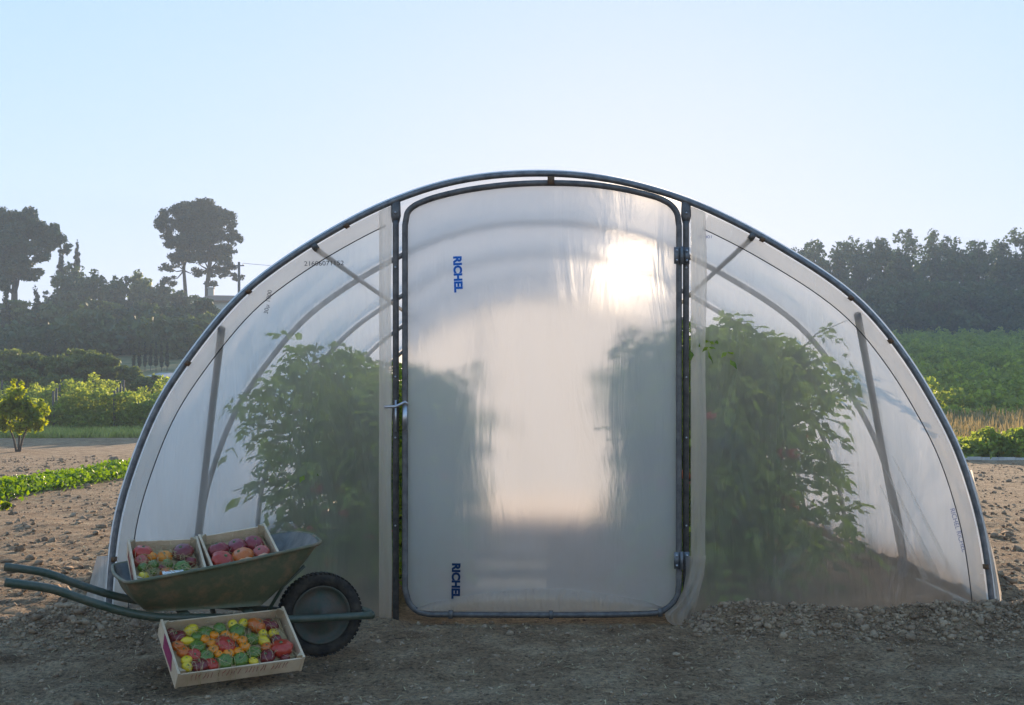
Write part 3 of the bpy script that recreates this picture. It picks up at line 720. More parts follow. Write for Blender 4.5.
def loops(m,rows,mi):
    b=len(m.v); n=len(rows[0])
    for r_ in rows: m.v+=[tuple(p) for p in r_]
    for j in range(len(rows)-1):
        for i in range(n): m.f.append((b+j*n+i,b+j*n+(i+1)%n,b+(j+1)*n+(i+1)%n,b+(j+1)*n+i)); m.m.append(mi)
    m.f.append(tuple(b+i for i in range(n))); m.m.append(mi)
m=MB(); loops(m,shell(.0,0),0); loops(m,[[p+Vector((0,0,.003)) for p in r_] for r_ in shell(-.004,1)],1)
tr_=m.build('tray',[M_tray,M_tub_in],W)
m=MB(); m.tube([p+Vector((RM[i].x+.45,RM[i].y,0)).normalized()*.006 for i,p in enumerate(RM)],.0075,8,closed=True); m.build('rolled_rim',M_tray,tr_)
# wheel
wc=Vector((0,0,.178))
wh=bpy.data.objects.new('wheel',None); C.objects.link(wh); wh.parent=W; wh.location=wc
RX=Matrix.Rotation(math.pi/2,3,'X')
prof=[]
for k in range(18):
    a=2*math.pi*k/18; prof.append((.148+.030*math.cos(a)*(1 if math.cos(a)<0 else 1.0),.034*math.sin(a)))
m=MB(); m.lathe(prof,56,RX,closed=True)
for k in range(56):
    for s_ in (-1,1):
        a=2*math.pi*(k+.5*(s_>0))/56; M3=Matrix.Rotation(a,3,'Y')
        m.box(M3@Vector((.1745,s_*.013,0)),(.006,.022,.013),M3)
m.build('tyre',M_rubber,wh)
m=MB(); m.lathe([(.124,-.027),(.120,-.030),(.112,-.022),(.098,-.012),(.08,-.016),(.05,-.020),(.035,-.028),(.020,-.034),(.0185,-.05),(.004,-.05)],40,RX)
m.lathe([(.124,.027),(.120,.030),(.112,.022),(.098,.012),(.08,.016),(.05,.020),(.035,.028),(.020,.034),(.0185,.05),(.004,.05)],40,RX); m.build('rim',M_rim,wh)
m=MB(); m.tube([(0,-.10,0),(0,.10,0)],.008,10)
for s_ in (-1,1): m.box((0,s_*.088,-.002),(.04,.008,.03))
m.build('axle',M_galv_dark,wh)

# ------------------------------------------------------------------ crates
def crate(name,label,Wd,Dp,H,Mw,extra=None):
    c=empty(name,(0,0,0),label,'crate'); c.matrix_world=Mw; t=.006
    for nm,ctr,sz in (('front_board',(0,-Dp/2,H/2),(Wd,t,H)),('back_board',(0,Dp/2,H/2),(Wd,t,H)),):
        m=MB(); m.box(ctr,sz); m.build(nm,M_wood,c,False)
    for s_ in (-1,1):
        m=MB(); m.box((s_*(Wd/2+.001),0,H/2+.004),(t+.003,Dp+.012,H+.012)); m.build('end_board',M_wood,c,False)
    m=MB()
    for k in range(3): m.box((0,(k-1)*Dp/3,.003),(Wd-.008,Dp/3-.008,.005))
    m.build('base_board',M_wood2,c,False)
    for sx in (-1,1):
        for sy in (-1,1):
            x,y=sx*(Wd/2-.009),sy*(Dp/2-.008); m=MB()
            m.add([(x+sx*.005,y+sy*.004,.006),(x-sx*.016,y+sy*.004,.006),(x+sx*.005,y-sy*.016,.006),(x+sx*.005,y+sy*.004,H+.012),(x-sx*.016,y+sy*.004,H+.012),(x+sx*.005,y-sy*.016,H+.012)],[(0,1,2),(3,5,4),(0,3,4,1),(1,4,5,2),(2,5,3,0)])
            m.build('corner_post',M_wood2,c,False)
    return c
def strands(n,Wd,Dp,zf,seed,over=0):
    rd=random.Random(seed); m=MB()
    for k in range(n):
        x=rd.uniform(-Wd/2+.02,Wd/2-.02); y=rd.uniform(-Dp/2+.02,Dp/2-.02); a=rd.uniform(0,6.28); L_=rd.uniform(.03,.07); cv=rd.uniform(-2,2)
        pts=[]; z0=zf(x,y)
        for j in range(7):
            t=j/6; aa=a+cv*t; pts.append(Vector((x,y,z0+.010*math.sin(math.pi*t)))); x+=math.cos(aa)*L_/6; y+=math.sin(aa)*L_/6
            x=max(-Wd/2+.008,min(Wd/2-.008,x)); y=max(-Dp/2+.008,min(Dp/2-.008,y))
        m.tube(pts,.0008,3)
    for k in range(over):
        x=rd.uniform(-Wd/2+.02,Wd/2-.02); a=rd.uniform(-.8,.8); pts=[]
        for j in range(8):
            t=j/7; pts.append(Vector((x+.02*math.sin(a)*t*2,-Dp/2+.03-.055*t,.088+.02*math.sin(math.pi*min(1,t*1.5))-.07*t*t*rd.uniform(.9,1.1))))
        m.tube(pts,.0009,3)
    return m
def world_of(Mw,v): return Mw@Vector(v)
def put_tomatoes(Mw,items,grp,name_of):
    for (x,y,z,r,col,kind,lab) in items:
        o=bpy.data.objects.new('tomato',tmesh(col,kind)); C.objects.link(o)
        rot=Euler((random.uniform(-.5,.5),random.uniform(-.4,.4),random.uniform(0,6.28))).to_matrix().to_4x4()
        if kind=='oval': rot=Euler((math.pi/2+random.uniform(-.3,.3),0,random.uniform(0,6.28))).to_matrix().to_4x4()
        o.matrix_world=Mw@Matrix.Translation((x,y,z))@rot@Matrix.Diagonal((r*random.uniform(.9,1.06),r*random.uniform(.94,1.1),r*random.uniform(.88,1.08),1))
        tag(o,lab,'tomato',grp)

# crate standing on the ground, tipped towards the camera
CW,CD,CH=.475,.27,.066
_c0=P(176,687,4.37); cM=Matrix.Translation(_c0)@Matrix.Rotation(R(33),4,'Z')@Matrix.Rotation(R(-1),4,'Y')@Matrix.Rotation(R(36),4,'X')@Matrix.Translation((CW/2,CD/2,0))
cg=crate('tomato_crate','wooden crate of mixed red, orange, yellow and green tomatoes tipped up on the ground',CW,CD,CH,cM)
m=MB(); m.add([(-CW/2-.0065,y,z) for y,z in ((-.075,.016),(.055,.012),(.07,.075),(-.05,.078))],[(0,1,2,3)]); m.build('paper_label',M_mag,cg,False)
rd=random.Random(4); m=MB()
for k in range(26):
    x=-CW/2+.05+k*.0145
    if k in (6,13,20): continue
    m.tube([(x,-CD/2-.0035,.03),(x+rd.uniform(-.006,.008),-CD/2-.0035,.045),(x+rd.uniform(.0,.01),-CD/2-.0035,.058)],.0018,4,flat=(1,.2))
m.build('faded_print',M_print,cg,False)
def bil(px,py,BL,BR,FR,FL):
    # inverse bilinear by search
    best=None; u=v=.5
    for _ in range(40):
        def f(u,v): return ((BL[0]*(1-u)+BR[0]*u)*(1-v)+(FL[0]*(1-u)+FR[0]*u)*v,(BL[1]*(1-u)+BR[1]*u)*(1-v)+(FL[1]*(1-u)+FR[1]*u)*v)
        x,y=f(u,v); e=1e-3; x1,y1=f(u+e,v); x2,y2=f(u,v+e)
        a,b,c,d=(x1-x)/e,(x2-x)/e,(y1-y)/e,(y2-y)/e; det=a*d-b*c; ex,ey=px-x,py-y
        u+=(d*ex-b*ey)/det; v+=(-c*ex+a*ey)/det
    return u,v
LST=[(205,172,27,'yellow','oval','large oval yellow tomato near the back left corner'),(152,203,30,'dark red','ribbed','large dark red tomato near the back left corner'),(122,188,20,'dark red','round','small dark red tomato tucked in the back left corner'),
(187,230,21,'yellow','oval','oval yellow tomato left of the green ones'),(150,252,20,'orange red','round','orange red tomato against the left end board'),(172,282,24,'orange red','ribbed','ribbed orange red tomato near the left end board'),
(212,303,25,'red','round','round red tomato below the leftmost green one'),(180,328,18,'yellow','round','small yellow tomato near the front left corner'),(180,362,18,'yellow','round','small yellow tomato in the very front left corner'),
(232,352,30,'dark red','ribbed','flat dark red tomato against the front board, left part'),(280,350,24,'red','ribbed','red tomato against the front board, next to the flat dark one'),
(228,258,28,'green','ribbed','leftmost green tomato'),(260,310,28,'green','ribbed','green tomato in front of the orange ring, left'),(262,188,27,'green','ribbed','green tomato at the back, next to the large oval yellow one'),(335,337,27,'green','ribbed','green tomato against the front board, middle'),(400,330,28,'green','ribbed','green tomato against the front board, right of middle'),(388,185,29,'green','ribbed','green tomato at the back, below two small yellow ones'),(450,225,26,'green','ribbed','green tomato right of the orange ring'),(455,295,24,'green','ribbed','green tomato right of the ring, nearer the front'),(318,170,24,'green','ribbed','green tomato against the back board, middle'),(225,212,20,'green','round','small green tomato between the yellow ovals'),
(258,224,19,'orange','round','orange tomato at the far left of the ring'),(283,243,19,'orange','round','orange tomato inside left of the ring'),(290,279,20,'orange','round','orange tomato at the front left of the ring'),(310,304,16,'orange','round','smallest orange tomato of the ring, front left'),(350,300,20,'orange','round','orange tomato at the front of the ring'),(392,293,19,'orange','round','orange tomato at the front right of the ring'),(418,268,20,'orange','round','orange tomato at the far right of the ring'),(408,236,20,'orange','round','orange tomato at the right of the ring, upper'),(375,216,18,'orange','round','orange tomato at the back right of the ring'),(340,207,20,'orange','round','orange tomato at the back of the ring'),(295,207,18,'orange','round','orange tomato at the back left of the ring'),
(340,258,36,'red','ribbed','big red tomato in the middle of the orange ring'),(370,150,18,'yellow','round','small yellow tomato at the back, left of a pair'),(413,146,19,'yellow','round','small yellow tomato at the back, right of a pair'),
(470,158,34,'orange red','ribbed','big orange red tomato by the back board'),(525,153,30,'dark red','ribbed','dark red tomato in the back right corner'),(495,203,17,'yellow','round','small yellow tomato, upper left of the right-hand three'),(540,203,20,'yellow','round','small yellow tomato, rightmost of the right-hand three'),(497,236,23,'yellow','oval','larger yellow tomato, lowest of the right-hand three'),
(510,274,20,'orange red','round','orange red tomato below the right-hand yellow ones'),(550,236,22,'dark red','round','dark red tomato near the right end board'),(572,283,38,'red','ribbed','big red tomato in the front right corner'),(512,316,29,'dark red','ribbed','dark red tomato against the front board, right part'),(452,342,17,'yellow','round','small yellow tomato against the front board'),(590,330,18,'dark red','round','small dark red tomato in the very front right corner')]
items=[]
sc_=CW/475
for (px,py,r_,col,kd,lab) in LST:
    u,v=bil(px,py,(105,150),(565,100),(650,335),(150,400)); u=min(.97,max(.03,u)); v=min(.96,max(.04,v))
    r=r_*.00114; x=(u-.5)*(CW-.02); y=(.5-v)*(CD-.02); lim=CW/2-r-.006; x=max(-lim,min(lim,x)); ly=CD/2-r-.006; y=max(-ly,min(ly,y))
    items.append((x,y,max(.012+r,.058-r*.35),r,col,kd,lab+', ground crate'))
put_tomatoes(cM,items,'tomatoes in the crate on the ground',None)
s_=strands(150,CW,CD,lambda x,y:.068,1,9).build('straw_packing',M_straw,None); s_.matrix_world=cM; tag(s_,'curled straw packing between the tomatoes in the crate on the ground','straw',kind='stuff')
m=MB(); m.box((0,0,.022),(CW-.03,CD-.03,.028)); o=m.build('straw_bed',M_straw,None); o.matrix_world=cM; tag(o,'bed of straw under the tomatoes in the crate on the ground','straw',kind='stuff')

# left crate in the tray
LW,LD,LH=.265,.31,.066
lM=WM@Matrix.Translation((-.625,-.01,.385))@Matrix.Rotation(R(24),4,'X')
cl_=crate('tomato_crate','small crate of red, orange and green tomatoes at the handle end of the wheelbarrow',LW,LD,LH,lM)
m=MB(); rd=random.Random(9)
for k in range(16):
    y=-LD/2+.03+k*.015; m.tube([(-LW/2-.0065,y,.022),(-LW/2-.0065,y+rd.uniform(-.008,.008),.04),(-LW/2-.0065,y+rd.uniform(-.01,.01),.056)],.0022,4,flat=(1,.3))
m.build('faded_print',M_print,cl_,False)
L2=[(155,168,43,'red','ribbed','big red tomato in the back left corner'),(355,170,45,'dark red','ribbed','big dark red tomato in the back right corner'),(215,182,26,'orange','round','orange tomato at the back, left of a pair'),(277,182,32,'orange','ribbed','orange tomato at the back, right of a pair'),(178,205,32,'pink red','ribbed','pink red tomato near the left end board'),(397,208,27,'dark red','round','dark red tomato near the right end board'),(240,225,24,'green','round','green tomato in the middle, left'),(300,222,25,'green','round','green tomato in the middle, under the orange pair'),(200,238,22,'green','round','green tomato near the left end board'),(366,236,33,'green','ribbed','large green and yellow tomato on the right'),(376,262,17,'green','round','small green tomato at the front right'),(220,284,24,'yellow','round','yellow tomato at the front left'),(316,265,34,'orange red','ribbed','flat orange red tomato at the front'),(285,243,16,'dark red','round','small dark red tomato in the middle'),(255,262,16,'green','round','small green tomato at the front'),(425,262,18,'green','round','small pale green tomato in the front right corner')]
items=[]
for (px,py,r_,col,kd,lab) in L2:
    u,v=bil(px,py,(110,125),(400,125),(465,290),(215,325)); u=min(.95,max(.05,u)); v=min(.95,max(.05,v))
    r=r_*.00095; lim=LW/2-r-.006; x=max(-lim,min(lim,(u-.5)*(LW-.02))); ly=LD/2-r-.006; y=max(-ly,min(ly,(.5-v)*(LD-.02)))
    items.append((x,y,max(.012+r,.055-r*.3),r,col,kd,lab+', left barrow crate'))
put_tomatoes(lM,items,'tomatoes in the left crate in the wheelbarrow',None)
o=strands(170,LW,LD,lambda x,y:.062,2,0).build('straw_packing',M_straw,None); o.matrix_world=lM; tag(o,'curled straw packing among the tomatoes in the left crate of the wheelbarrow','straw',kind='stuff')
m=MB(); m.box((0,0,.02),(LW-.03,LD-.03,.024)); o=m.build('straw_bed',M_straw,None); o.matrix_world=lM; tag(o,'bed of straw under the tomatoes in the left crate of the wheelbarrow','straw',kind='stuff')
m=MB(); m.box((0,0,0),(.08,.035,.0015)); o=m.build('paper_card',M_card,None,False); o.matrix_world=lM@Matrix.Translation((.01,-.105,.066)); tag(o,'blank white paper card lying on the tomatoes at the front of the left crate','card')

# right crate in the tray
RW,RD_,RH=.265,.31,.066
rM=WM@Matrix.Translation((-.33,-.01,.412))@Matrix.Rotation(R(-8),4,'Y')@Matrix.Rotation(R(24),4,'X')
cr_=crate('tomato_crate','small crate of large pink and purple red tomatoes at the wheelbarrow wheel end',RW,RD_,RH,rM)
L3=[(530,152,46,'purple red','ribbed','purple red tomato in the back left corner'),(625,130,44,'purple red','ribbed','purple red tomato at the middle of the back'),(708,112,42,'purple red','ribbed','purple red tomato in the back right corner'),(550,198,46,'red','ribbed','red tomato at the middle of the left side'),(645,178,48,'orange red','ribbed','ribbed orange red tomato in the very middle'),(735,150,40,'pink red','ribbed','pink red tomato at the right side'),(567,238,34,'pink red','ribbed','small pink red tomato at the front left'),(655,216,42,'pink and yellow','ribbed','pale yellow and pink tomato at the middle of the front'),(752,190,40,'pink and yellow','ribbed','pale pink tomato in the front right corner')]
items=[]
for (px,py,r_,col,kd,lab) in L3:
    u,v=bil(px,py,(475,100),(755,45),(815,200),(520,260)); u=min(.95,max(.05,u)); v=min(.95,max(.05,v))
    r=r_*.00098; lim=RW/2-r-.006; x=max(-lim,min(lim,(u-.5)*(RW-.02))); ly=RD_/2-r-.006; y=max(-ly,min(ly,(.5-v)*(RD_-.02)))
    items.append((x,y,max(.012+r,.055-r*.25),r,col,kd,lab+', right barrow crate'))
put_tomatoes(rM,items,'tomatoes in the right crate in the wheelbarrow',None)
o=strands(70,RW,RD_,lambda x,y:.062,3,0).build('straw_packing',M_straw,None); o.matrix_world=rM; tag(o,'curled straw packing among the pink tomatoes in the right crate of the wheelbarrow','straw',kind='stuff')
m=MB(); m.box((0,0,.02),(RW-.03,RD_-.03,.024)); o=m.build('straw_bed',M_straw,None); o.matrix_world=rM; tag(o,'bed of straw under the tomatoes in the right crate of the wheelbarrow','straw',kind='stuff')
# ------------------------------------------------------------------ trees and fields
rng=np.random.default_rng(21)
def leaf_cloud(blobs,n,size,seed,shell=.6,sub=9,subr=.42,elong=1.6):
    """blobs: (cx,cy,cz,rx,ry,rz). leaves in small clumps spread over and inside each blob"""
    g=np.random.default_rng(seed); B=np.array(blobs,float); vol=(B[:,3]*B[:,4]*B[:,5])**.67
    clumps=[];cr=[]
    for b,vv in zip(B,vol/vol.sum()):
        k=max(3,int(sub*len(B)*vv)); d=unit(g.normal(size=(k,3))); rr=shell+(1-shell)*g.random((k,1))
        clumps.append(b[:3]+d*rr*b[3:6]*.8); cr.append(np.tile(b[3:6]*subr,(k,1))*g.uniform(.6,1.2,(k,1)))
    CL=np.concatenate(clumps); CR=np.concatenate(cr); w=(CR.prod(1))**.67; w/=w.sum()
    ci=g.choice(len(CL),n,p=w); d=unit(g.normal(size=(n,3))); r=g.random((n,1))**.45
    P_=CL[ci]+d*r*CR[ci]
    nr=unit(d*.8+g.normal(size=(n,3))*.7+np.array([0,0,.3])); t=unit(np.cross(nr,g.normal(size=(n,3)))); b2=np.cross(nr,t)
    s=size*g.uniform(.6,1.3,(n,1)); V=np.stack([P_-t*s*elong/2,P_+b2*s/2,P_+t*s*elong/2,P_-b2*s/2],1).reshape(-1,3)
    return V,np.arange(n*4).reshape(-1,4)
def limbs(blobs,h0,r0,seed,base_lean=0,twin=False):
    rd=random.Random(seed); m=MB()
    top=max(b[2] for b in blobs); cx=sum(b[0] for b in blobs)/len(blobs); cy=sum(b[1] for b in blobs)/len(blobs)
    pts=[Vector((base_lean*(1-t)+cx*t*.8+rd.uniform(-.04,.04)*top*t*(1-t),cy*t*.8,-.5+(top*.92+.5)*t)) for t in np.linspace(0,1,8)]
    m.tube(pts,[r0*(1-.8*i/7) for i in range(8)],8)
    for b in blobs:
        c=Vector(b[:3]); z0=max(h0,c.z-b[5]*1.2-.12*top); k=min(1,(z0+.5)/(top*.92+.5)); i=k*7; p=pts[int(i)].lerp(pts[min(7,int(i)+1)],i-int(i))
        rr=r0*(1-.8*k)*.55; m.tube([p,p.lerp(c,.5)+Vector((0,0,-.02*top)),c+Vector((0,0,b[5]*.3))],[rr,rr*.6,rr*.2],5)
    return m
def tree(name,x,y,label,cat,blobs,n,size,lm,tr,h0=0,seed=0,group=None,bark=True,rz=0,zoff=0,**kw):
    r_=empty(name,(x,y,float(terrain(x,y))-.1+zoff),label,cat,group,rz)
    V,Fc=leaf_cloud(blobs,n,size,seed,**kw); link('crown',fast_mesh('crown',V,Fc,lm),r_)
    if bark: limbs(blobs,h0,tr,seed).build('trunk',M_bark,r_)
    return r_
def wx(px,d): return (px-VX)*d/F
def wz(py,d): return CZ+(VY-py)*d/F
# umbrella pine at the left edge
d=135; x=wx(14,d); zb=float(terrain(x,d)); T=lambda py:wz(py,d)-zb
U=F/d
def bl(px,py,rw,rh,dep=0,x0=None,dd=None):
    dd=dd or d; return ((px-VX)*dd/F-x0,dep,wz(py,dd)-float(terrain(x0,dd)),rw*dd/F,rw*dd/F*.9,rh*dd/F)
rd=random.Random(3)
B=[bl(14+dx,232+dy,rw,rh,rd.uniform(-2.5,2.5),x) for dx,dy,rw,rh in ((-30,0,26,17),(-10,-8,26,18),(12,-7,24,18),(30,4,20,17),(-20,20,26,17),(5,14,26,18),(25,24,20,14),(-35,30,22,14),(12,38,22,12),(-8,46,20,12),(40,10,10,10))]
tree('umbrella_pine',x,d,'broad umbrella pine with a dense domed crown at the left edge of the view','tree',B,60000,.24,M_pine,.55,seed=3,h0=5,sub=22,subr=.34)
# tall pine with two trunks
d=150; x=wx(197,d)
B=[bl(197+dx,245+dy,rw,rh,rd.uniform(-2,2),x) for dx,dy,rw,rh in ((-28,-25,13,9),(-15,-36,14,9),(3,-39,15,8),(20,-32,14,9),(34,-22,11,8),(-32,-14,10,7),(-8,-20,16,9),(14,-14,15,9),(34,-8,12,7),(-22,-2,12,7),(30,6,12,6),(-24,12,9,5),(28,20,11,5),(6,4,10,6),(-8,10,8,5),(36,30,9,4),(-28,22,9,4),(14,26,8,4),(-30,34,10,5),(12,38,8,4),(0,-28,24,10),(-4,-4,20,9),(14,6,16,8),(-16,14,12,6),(22,24,10,5),(-4,24,9,5),(0,12,12,7),(30,16,10,5))]
r_=empty('tall_pine',(x,d,float(terrain(x,d))-.1),'tall pine with two trunks and an open lobed crown standing above the wooded slope','tree')
V,Fc=leaf_cloud([(a,b,c,d_*1.1,e*1.1,f*1.2) for a,b,c,d_,e,f in B],52000,.21,5,sub=16,subr=.42); link('crown',fast_mesh('crown',V,Fc,M_pine2),r_)
limbs([b for b in B if b[0]<-.3],8,.36,6,base_lean=-1.2).build('trunk',M_bark,r_); limbs([b for b in B if b[0]>=-.3],8,.42,7,base_lean=1.0).build('trunk',M_bark,r_)
# cypresses
def cypress(px,ptop,pbot,d,wpx,label,seed,n=1600,group=None,name='cypress',lm=None):
    x=wx(px,d); zb=wz(pbot,d)-float(terrain(x,d)); h=(pbot-ptop)*d/F; w=wpx*d/F/2
    B=[(0,0,zb+h*t,w*(1.05-t*.85),w*(1.05-t*.85),h*.17) for t in (.12,.28,.44,.6,.75,.88)]
    r_=empty(name,(x,d,float(terrain(x,d))-.1),label,'cypress' if name=='cypress' else 'shrub',group)
    V,Fc=leaf_cloud(B,n,max(.12,w*.28),seed,sub=10,subr=.5); link('crown',fast_mesh('crown',V,Fc,lm or M_cyp),r_)
    m=MB(); m.tube([(0,0,-.3),(0,0,zb+h*.6)],[w*.25,w*.06],6); m.build('trunk',M_bark,r_)
cypress(77,238,268,150,8,'slim cypress pointing above the skyline between the two pines',11)
cypress(61,243,275,152,9,'ragged dark conifer at the right edge of the umbrella pine',12)
cypress(36,280,325,118,12,'dark pointed cypress in front of the umbrella pine trunk',13)
cypress(6,276,340,112,14,'dark cypress trunk column at the left edge under the umbrella pine',14)
for k in range(7):
    cypress(134+k*5.5,338-(k==6)*3+(k%2),364,86,3.4,'%s narrow clipped cypress from the left in the short row by the pale road'%ORD[k],20+k,500,'row of narrow clipped cypresses by the road','young_cypress')
# left wood
def wood_tree(px,py_top,d,wpx,seed,label,group,lm=M_oak,n=2600,hs=1.0,name='broadleaf_tree',size=.42):
    x=wx(px,d); zb=float(terrain(x,d)); H=max(1.3,wz(py_top,d)-zb); w=wpx*d/F/2; g=random.Random(seed)
    B=[]
    n=int(n*1.7); size*=.78
    for k in range(12):
        t=g.uniform(.32,.9); a=g.uniform(0,6.28); q=w*(.75 if t<.7 else .45); s=g.uniform(.34,.52)
        B.append((q*math.cos(a),q*math.sin(a),H*t,w*s,w*s,H*g.uniform(.11,.17)))
    B.append((0,0,H*.86,w*.42,w*.42,H*.13)); B.append((0,0,H*.68,w*.78,w*.78,H*.2)); B.append((0,0,H*.45,w*.8,w*.8,H*.3)); B.append((0,0,H*.2,w*.85,w*.85,H*.22))
    return tree(name,x,d,label,'tree' if 'tree' in name else 'bush',B,n,size,lm,.02*H+.08,h0=H*.15,seed=seed,group=group,shell=.5)
LW_=[(70,262,148,46),(96,266,146,44),(118,272,150,34),(140,266,152,30),(158,282,148,40),(182,292,142,44),(212,309,112,44),(203,296,120,44),(55,290,138,50),(20,300,125,60),(45,305,118,50),(80,298,122,56),(110,300,125,50),(140,298,124,52),(168,305,122,48),(195,318,104,52),(18,325,105,60),(60,320,103,56),(100,322,104,54),(140,322,106,50),(172,326,100,40),(228,330,98,40),(-15,310,120,60)]
_o=sorted(range(len(LW_)),key=lambda i:LW_[i][2]); WHERE=[None]*len(LW_)
for nm,lo,hi in (('back rank',135,999),('middle rank',115,135),('front rank',0,115)):
    q=sorted([i for i in range(len(LW_)) if lo<=LW_[i][2]<hi],key=lambda i:LW_[i][0])
    for a,i in enumerate(q): WHERE[i]='%s from the left in the %s'%(ORD[a],nm)
for i,(px,py,d_,w) in enumerate(LW_):
    wood_tree(px,py,d_,w,100+i,'broadleaf tree in the left-hand wood, %s'%WHERE[i],'trees of the wood on the left slope',lm=M_oak if i%3 else M_bush if i in (3,6,9,12) else M_oak)
# right wood along the skyline
i=0; RW_=[]
for k,(px,py,w) in enumerate(((748,262,34),(775,250,34),(797,246,32),(815,238,30),(836,244,34),(858,246,34),(880,242,36),(905,230,44),(932,236,40),(955,242,36),(978,236,38),(1002,242,36),(1022,235,40),(1050,238,44))):
    wood_tree(px,py-3-(6 if k>4 else 0)-(k%4==1)*4,158+(k%3)*4,w*1.25,200+k,'%s tree from the left along the skyline of the right-hand wood'%ORD[k],'skyline trees of the right-hand wood',n=3600,size=.42)
for k,(px,py,w) in enumerate(((760,290,50),(800,282,50),(838,278,52),(872,286,50),(905,275,54),(940,282,52),(975,276,54),(1010,284,52),(1045,280,50))):
    wood_tree(px,py,150-(k%2)*4,w*1.3,300+k,'%s tree from the left in the lower front rank of the right-hand wood'%ORD[k],'front trees of the right-hand wood',n=3000,size=.42)
# undergrowth that closes the foot of both woods
def mass(name,pts,size,material,label,cat,r=(1.5,1.5,1.2),n=9000,seed=1):
    B=[(x,y,float(terrain(x,y))+h*.5,r[0]*q,r[1]*q,max(.15,h*.6)) for x,y,h,q in pts]
    V,Fc=leaf_cloud(B,n,size,seed,sub=5,subr=.5); tag(link(name,fast_mesh(name,V,Fc,material)),label,cat,kind='stuff')
g=random.Random(5)
mass('undergrowth',[(wx(px,dd),dd,g.uniform(2.5,4.5),1.6) for px,dd in [(g.uniform(735,1075),g.uniform(144,160)) for _ in range(70)]],.45,M_oak,'dark undergrowth along the foot of the right-hand wood','undergrowth',n=16000,seed=7)
mass('scrub',[(wx(px,dd),dd,g.uniform(2.0,4.0),1.4) for px,dd in [(g.uniform(-30,240),g.uniform(100,140)) for _ in range(70)]],.4,M_oak,'dark scrub filling the wooded slope on the left','scrub',n=16000,seed=8)
# the big bushes of the hedge on the left
for k,(px,py,d_,w) in enumerate(((-8,345,70,70),(35,348,71,64),(76,347,70,62),(104,352,69,48),(128,364,68,38),(148,382,66,28),(18,366,64,54),(62,372,63,50),(102,378,63,44))):
    wood_tree(px,py,d_,w,400+k,'%s'%['large rounded bush at the very left of the hedge behind the vines','large rounded bush second from the left in the hedge','large rounded bush in the middle of the hedge','large bush right of the middle of the hedge','lower bush at the right shoulder of the hedge','small bush at the right end of the hedge by the road','low front bush at the left part of the hedge','low front bush at the middle of the hedge','low front bush at the right part of the hedge'][k],'bushes of the hedge on the left',lm=M_bush,n=4200,name='bush',size=.22)
# vines
def leafrow(x0,x1,y0,y1,n,h,size,thick,seed,elong=1.5,zmin=.1,wob=.25):
    g=np.random.default_rng(seed); t=g.random(n); x=x0+(x1-x0)*t; y=y0+(y1-y0)*t
    nx_,ny_=-(y1-y0),(x1-x0); l=math.hypot(nx_,ny_); o=g.normal(0,thick/2,n)
    hh=h*(1-wob/2+wob*2*(fbm(x*1.3,y*1.3,1.0,3,seed)+.0)); z=zmin+(hh-zmin)*g.random(n)**.8
    o*=np.clip(1.3-z/h*.8,.3,1)
    P_=np.stack([x+o*nx_/l,y+o*ny_/l,z],-1); P_[:,2]+=ground_z(P_[:,0],P_[:,1])
    nr=unit(g.normal(size=(n,3))+np.array([0,-.3,.8])); t_=unit(np.cross(nr,g.normal(size=(n,3)))); b2=np.cross(nr,t_); s=size*g.uniform(.6,1.35,(n,1))
    return np.stack([P_-t_*s*elong/2,P_+b2*s/2,P_+t_*s*elong/2,P_-b2*s/2],1).reshape(-1,3),np.arange(n*4).reshape(-1,4)
for k in range(4):
    d_=47+k*3.2; x0,x1=wx(-40,d_),wx(215,d_)
    r_=empty('vine_row',((x0+x1)/2,d_,0),'%s vine row from the front behind the ploughed soil on the left'%ORD[k],'vine row','vine rows on the left')
    V,Fc=leafrow(x0,x1,d_,d_,13000 if k<2 else 8000,1.6+.12*k,.10,.7,500+k,wob=.55); 
    V=V-np.array([(x0+x1)/2,d_,0]); link('foliage',fast_mesh('foliage',V,Fc,M_vine),r_)
    for j in range(4):
        xp=x0+(x1-x0)*(j+.58+.05*k)/4.2; zt=gz(xp,d_); m=MB(); m.tube([(xp-(x0+x1)/2,-.25,zt-.2),(xp-(x0+x1)/2,-.25,zt+1.62)],.045,6); m.build('post',M_pole,r_)
# grass fringe at the foot of the vines, left
def grassfield(name,n,xr,yr,h,w,material,label,seed,cat='grass'):
    global rng
    rng=np.random.default_rng(seed); x=rng.uniform(*xr,n); y=rng.uniform(*yr,n)
    z=ground_z(x,y); o=blades(name,np.stack([x,y,z-.02],-1),rng.uniform(.4,1.0,n)*h*(.55+1.1*(fbm(x,y,.45,3,seed)+.5)),np.full(n,w),rng.uniform(.9,1.5,n),material,label,cat)
grassfield('grass',11000,(-24,-14),(43,48),.35,.05,M_grass,'light green grass along the foot of the vines on the left',31)
# low crop row beside the tunnel on the left
V1,F1=leafrow(-6.95,-7.9,12.0,26.0,15000,.27,.045,.42,41,wob=.3,zmin=.02); V2,F2=leafrow(-7.9,-9.0,26.0,42.0,6000,.28,.06,.5,42,wob=.3,zmin=.02)
o=link('crop_row',fast_mesh('crop_row',np.concatenate([V1,V2]),np.concatenate([F1,F2+len(V1)]),M_crop)); tag(o,'low bright green crop growing in a strip along the bare soil on the left','crop',kind='stuff')
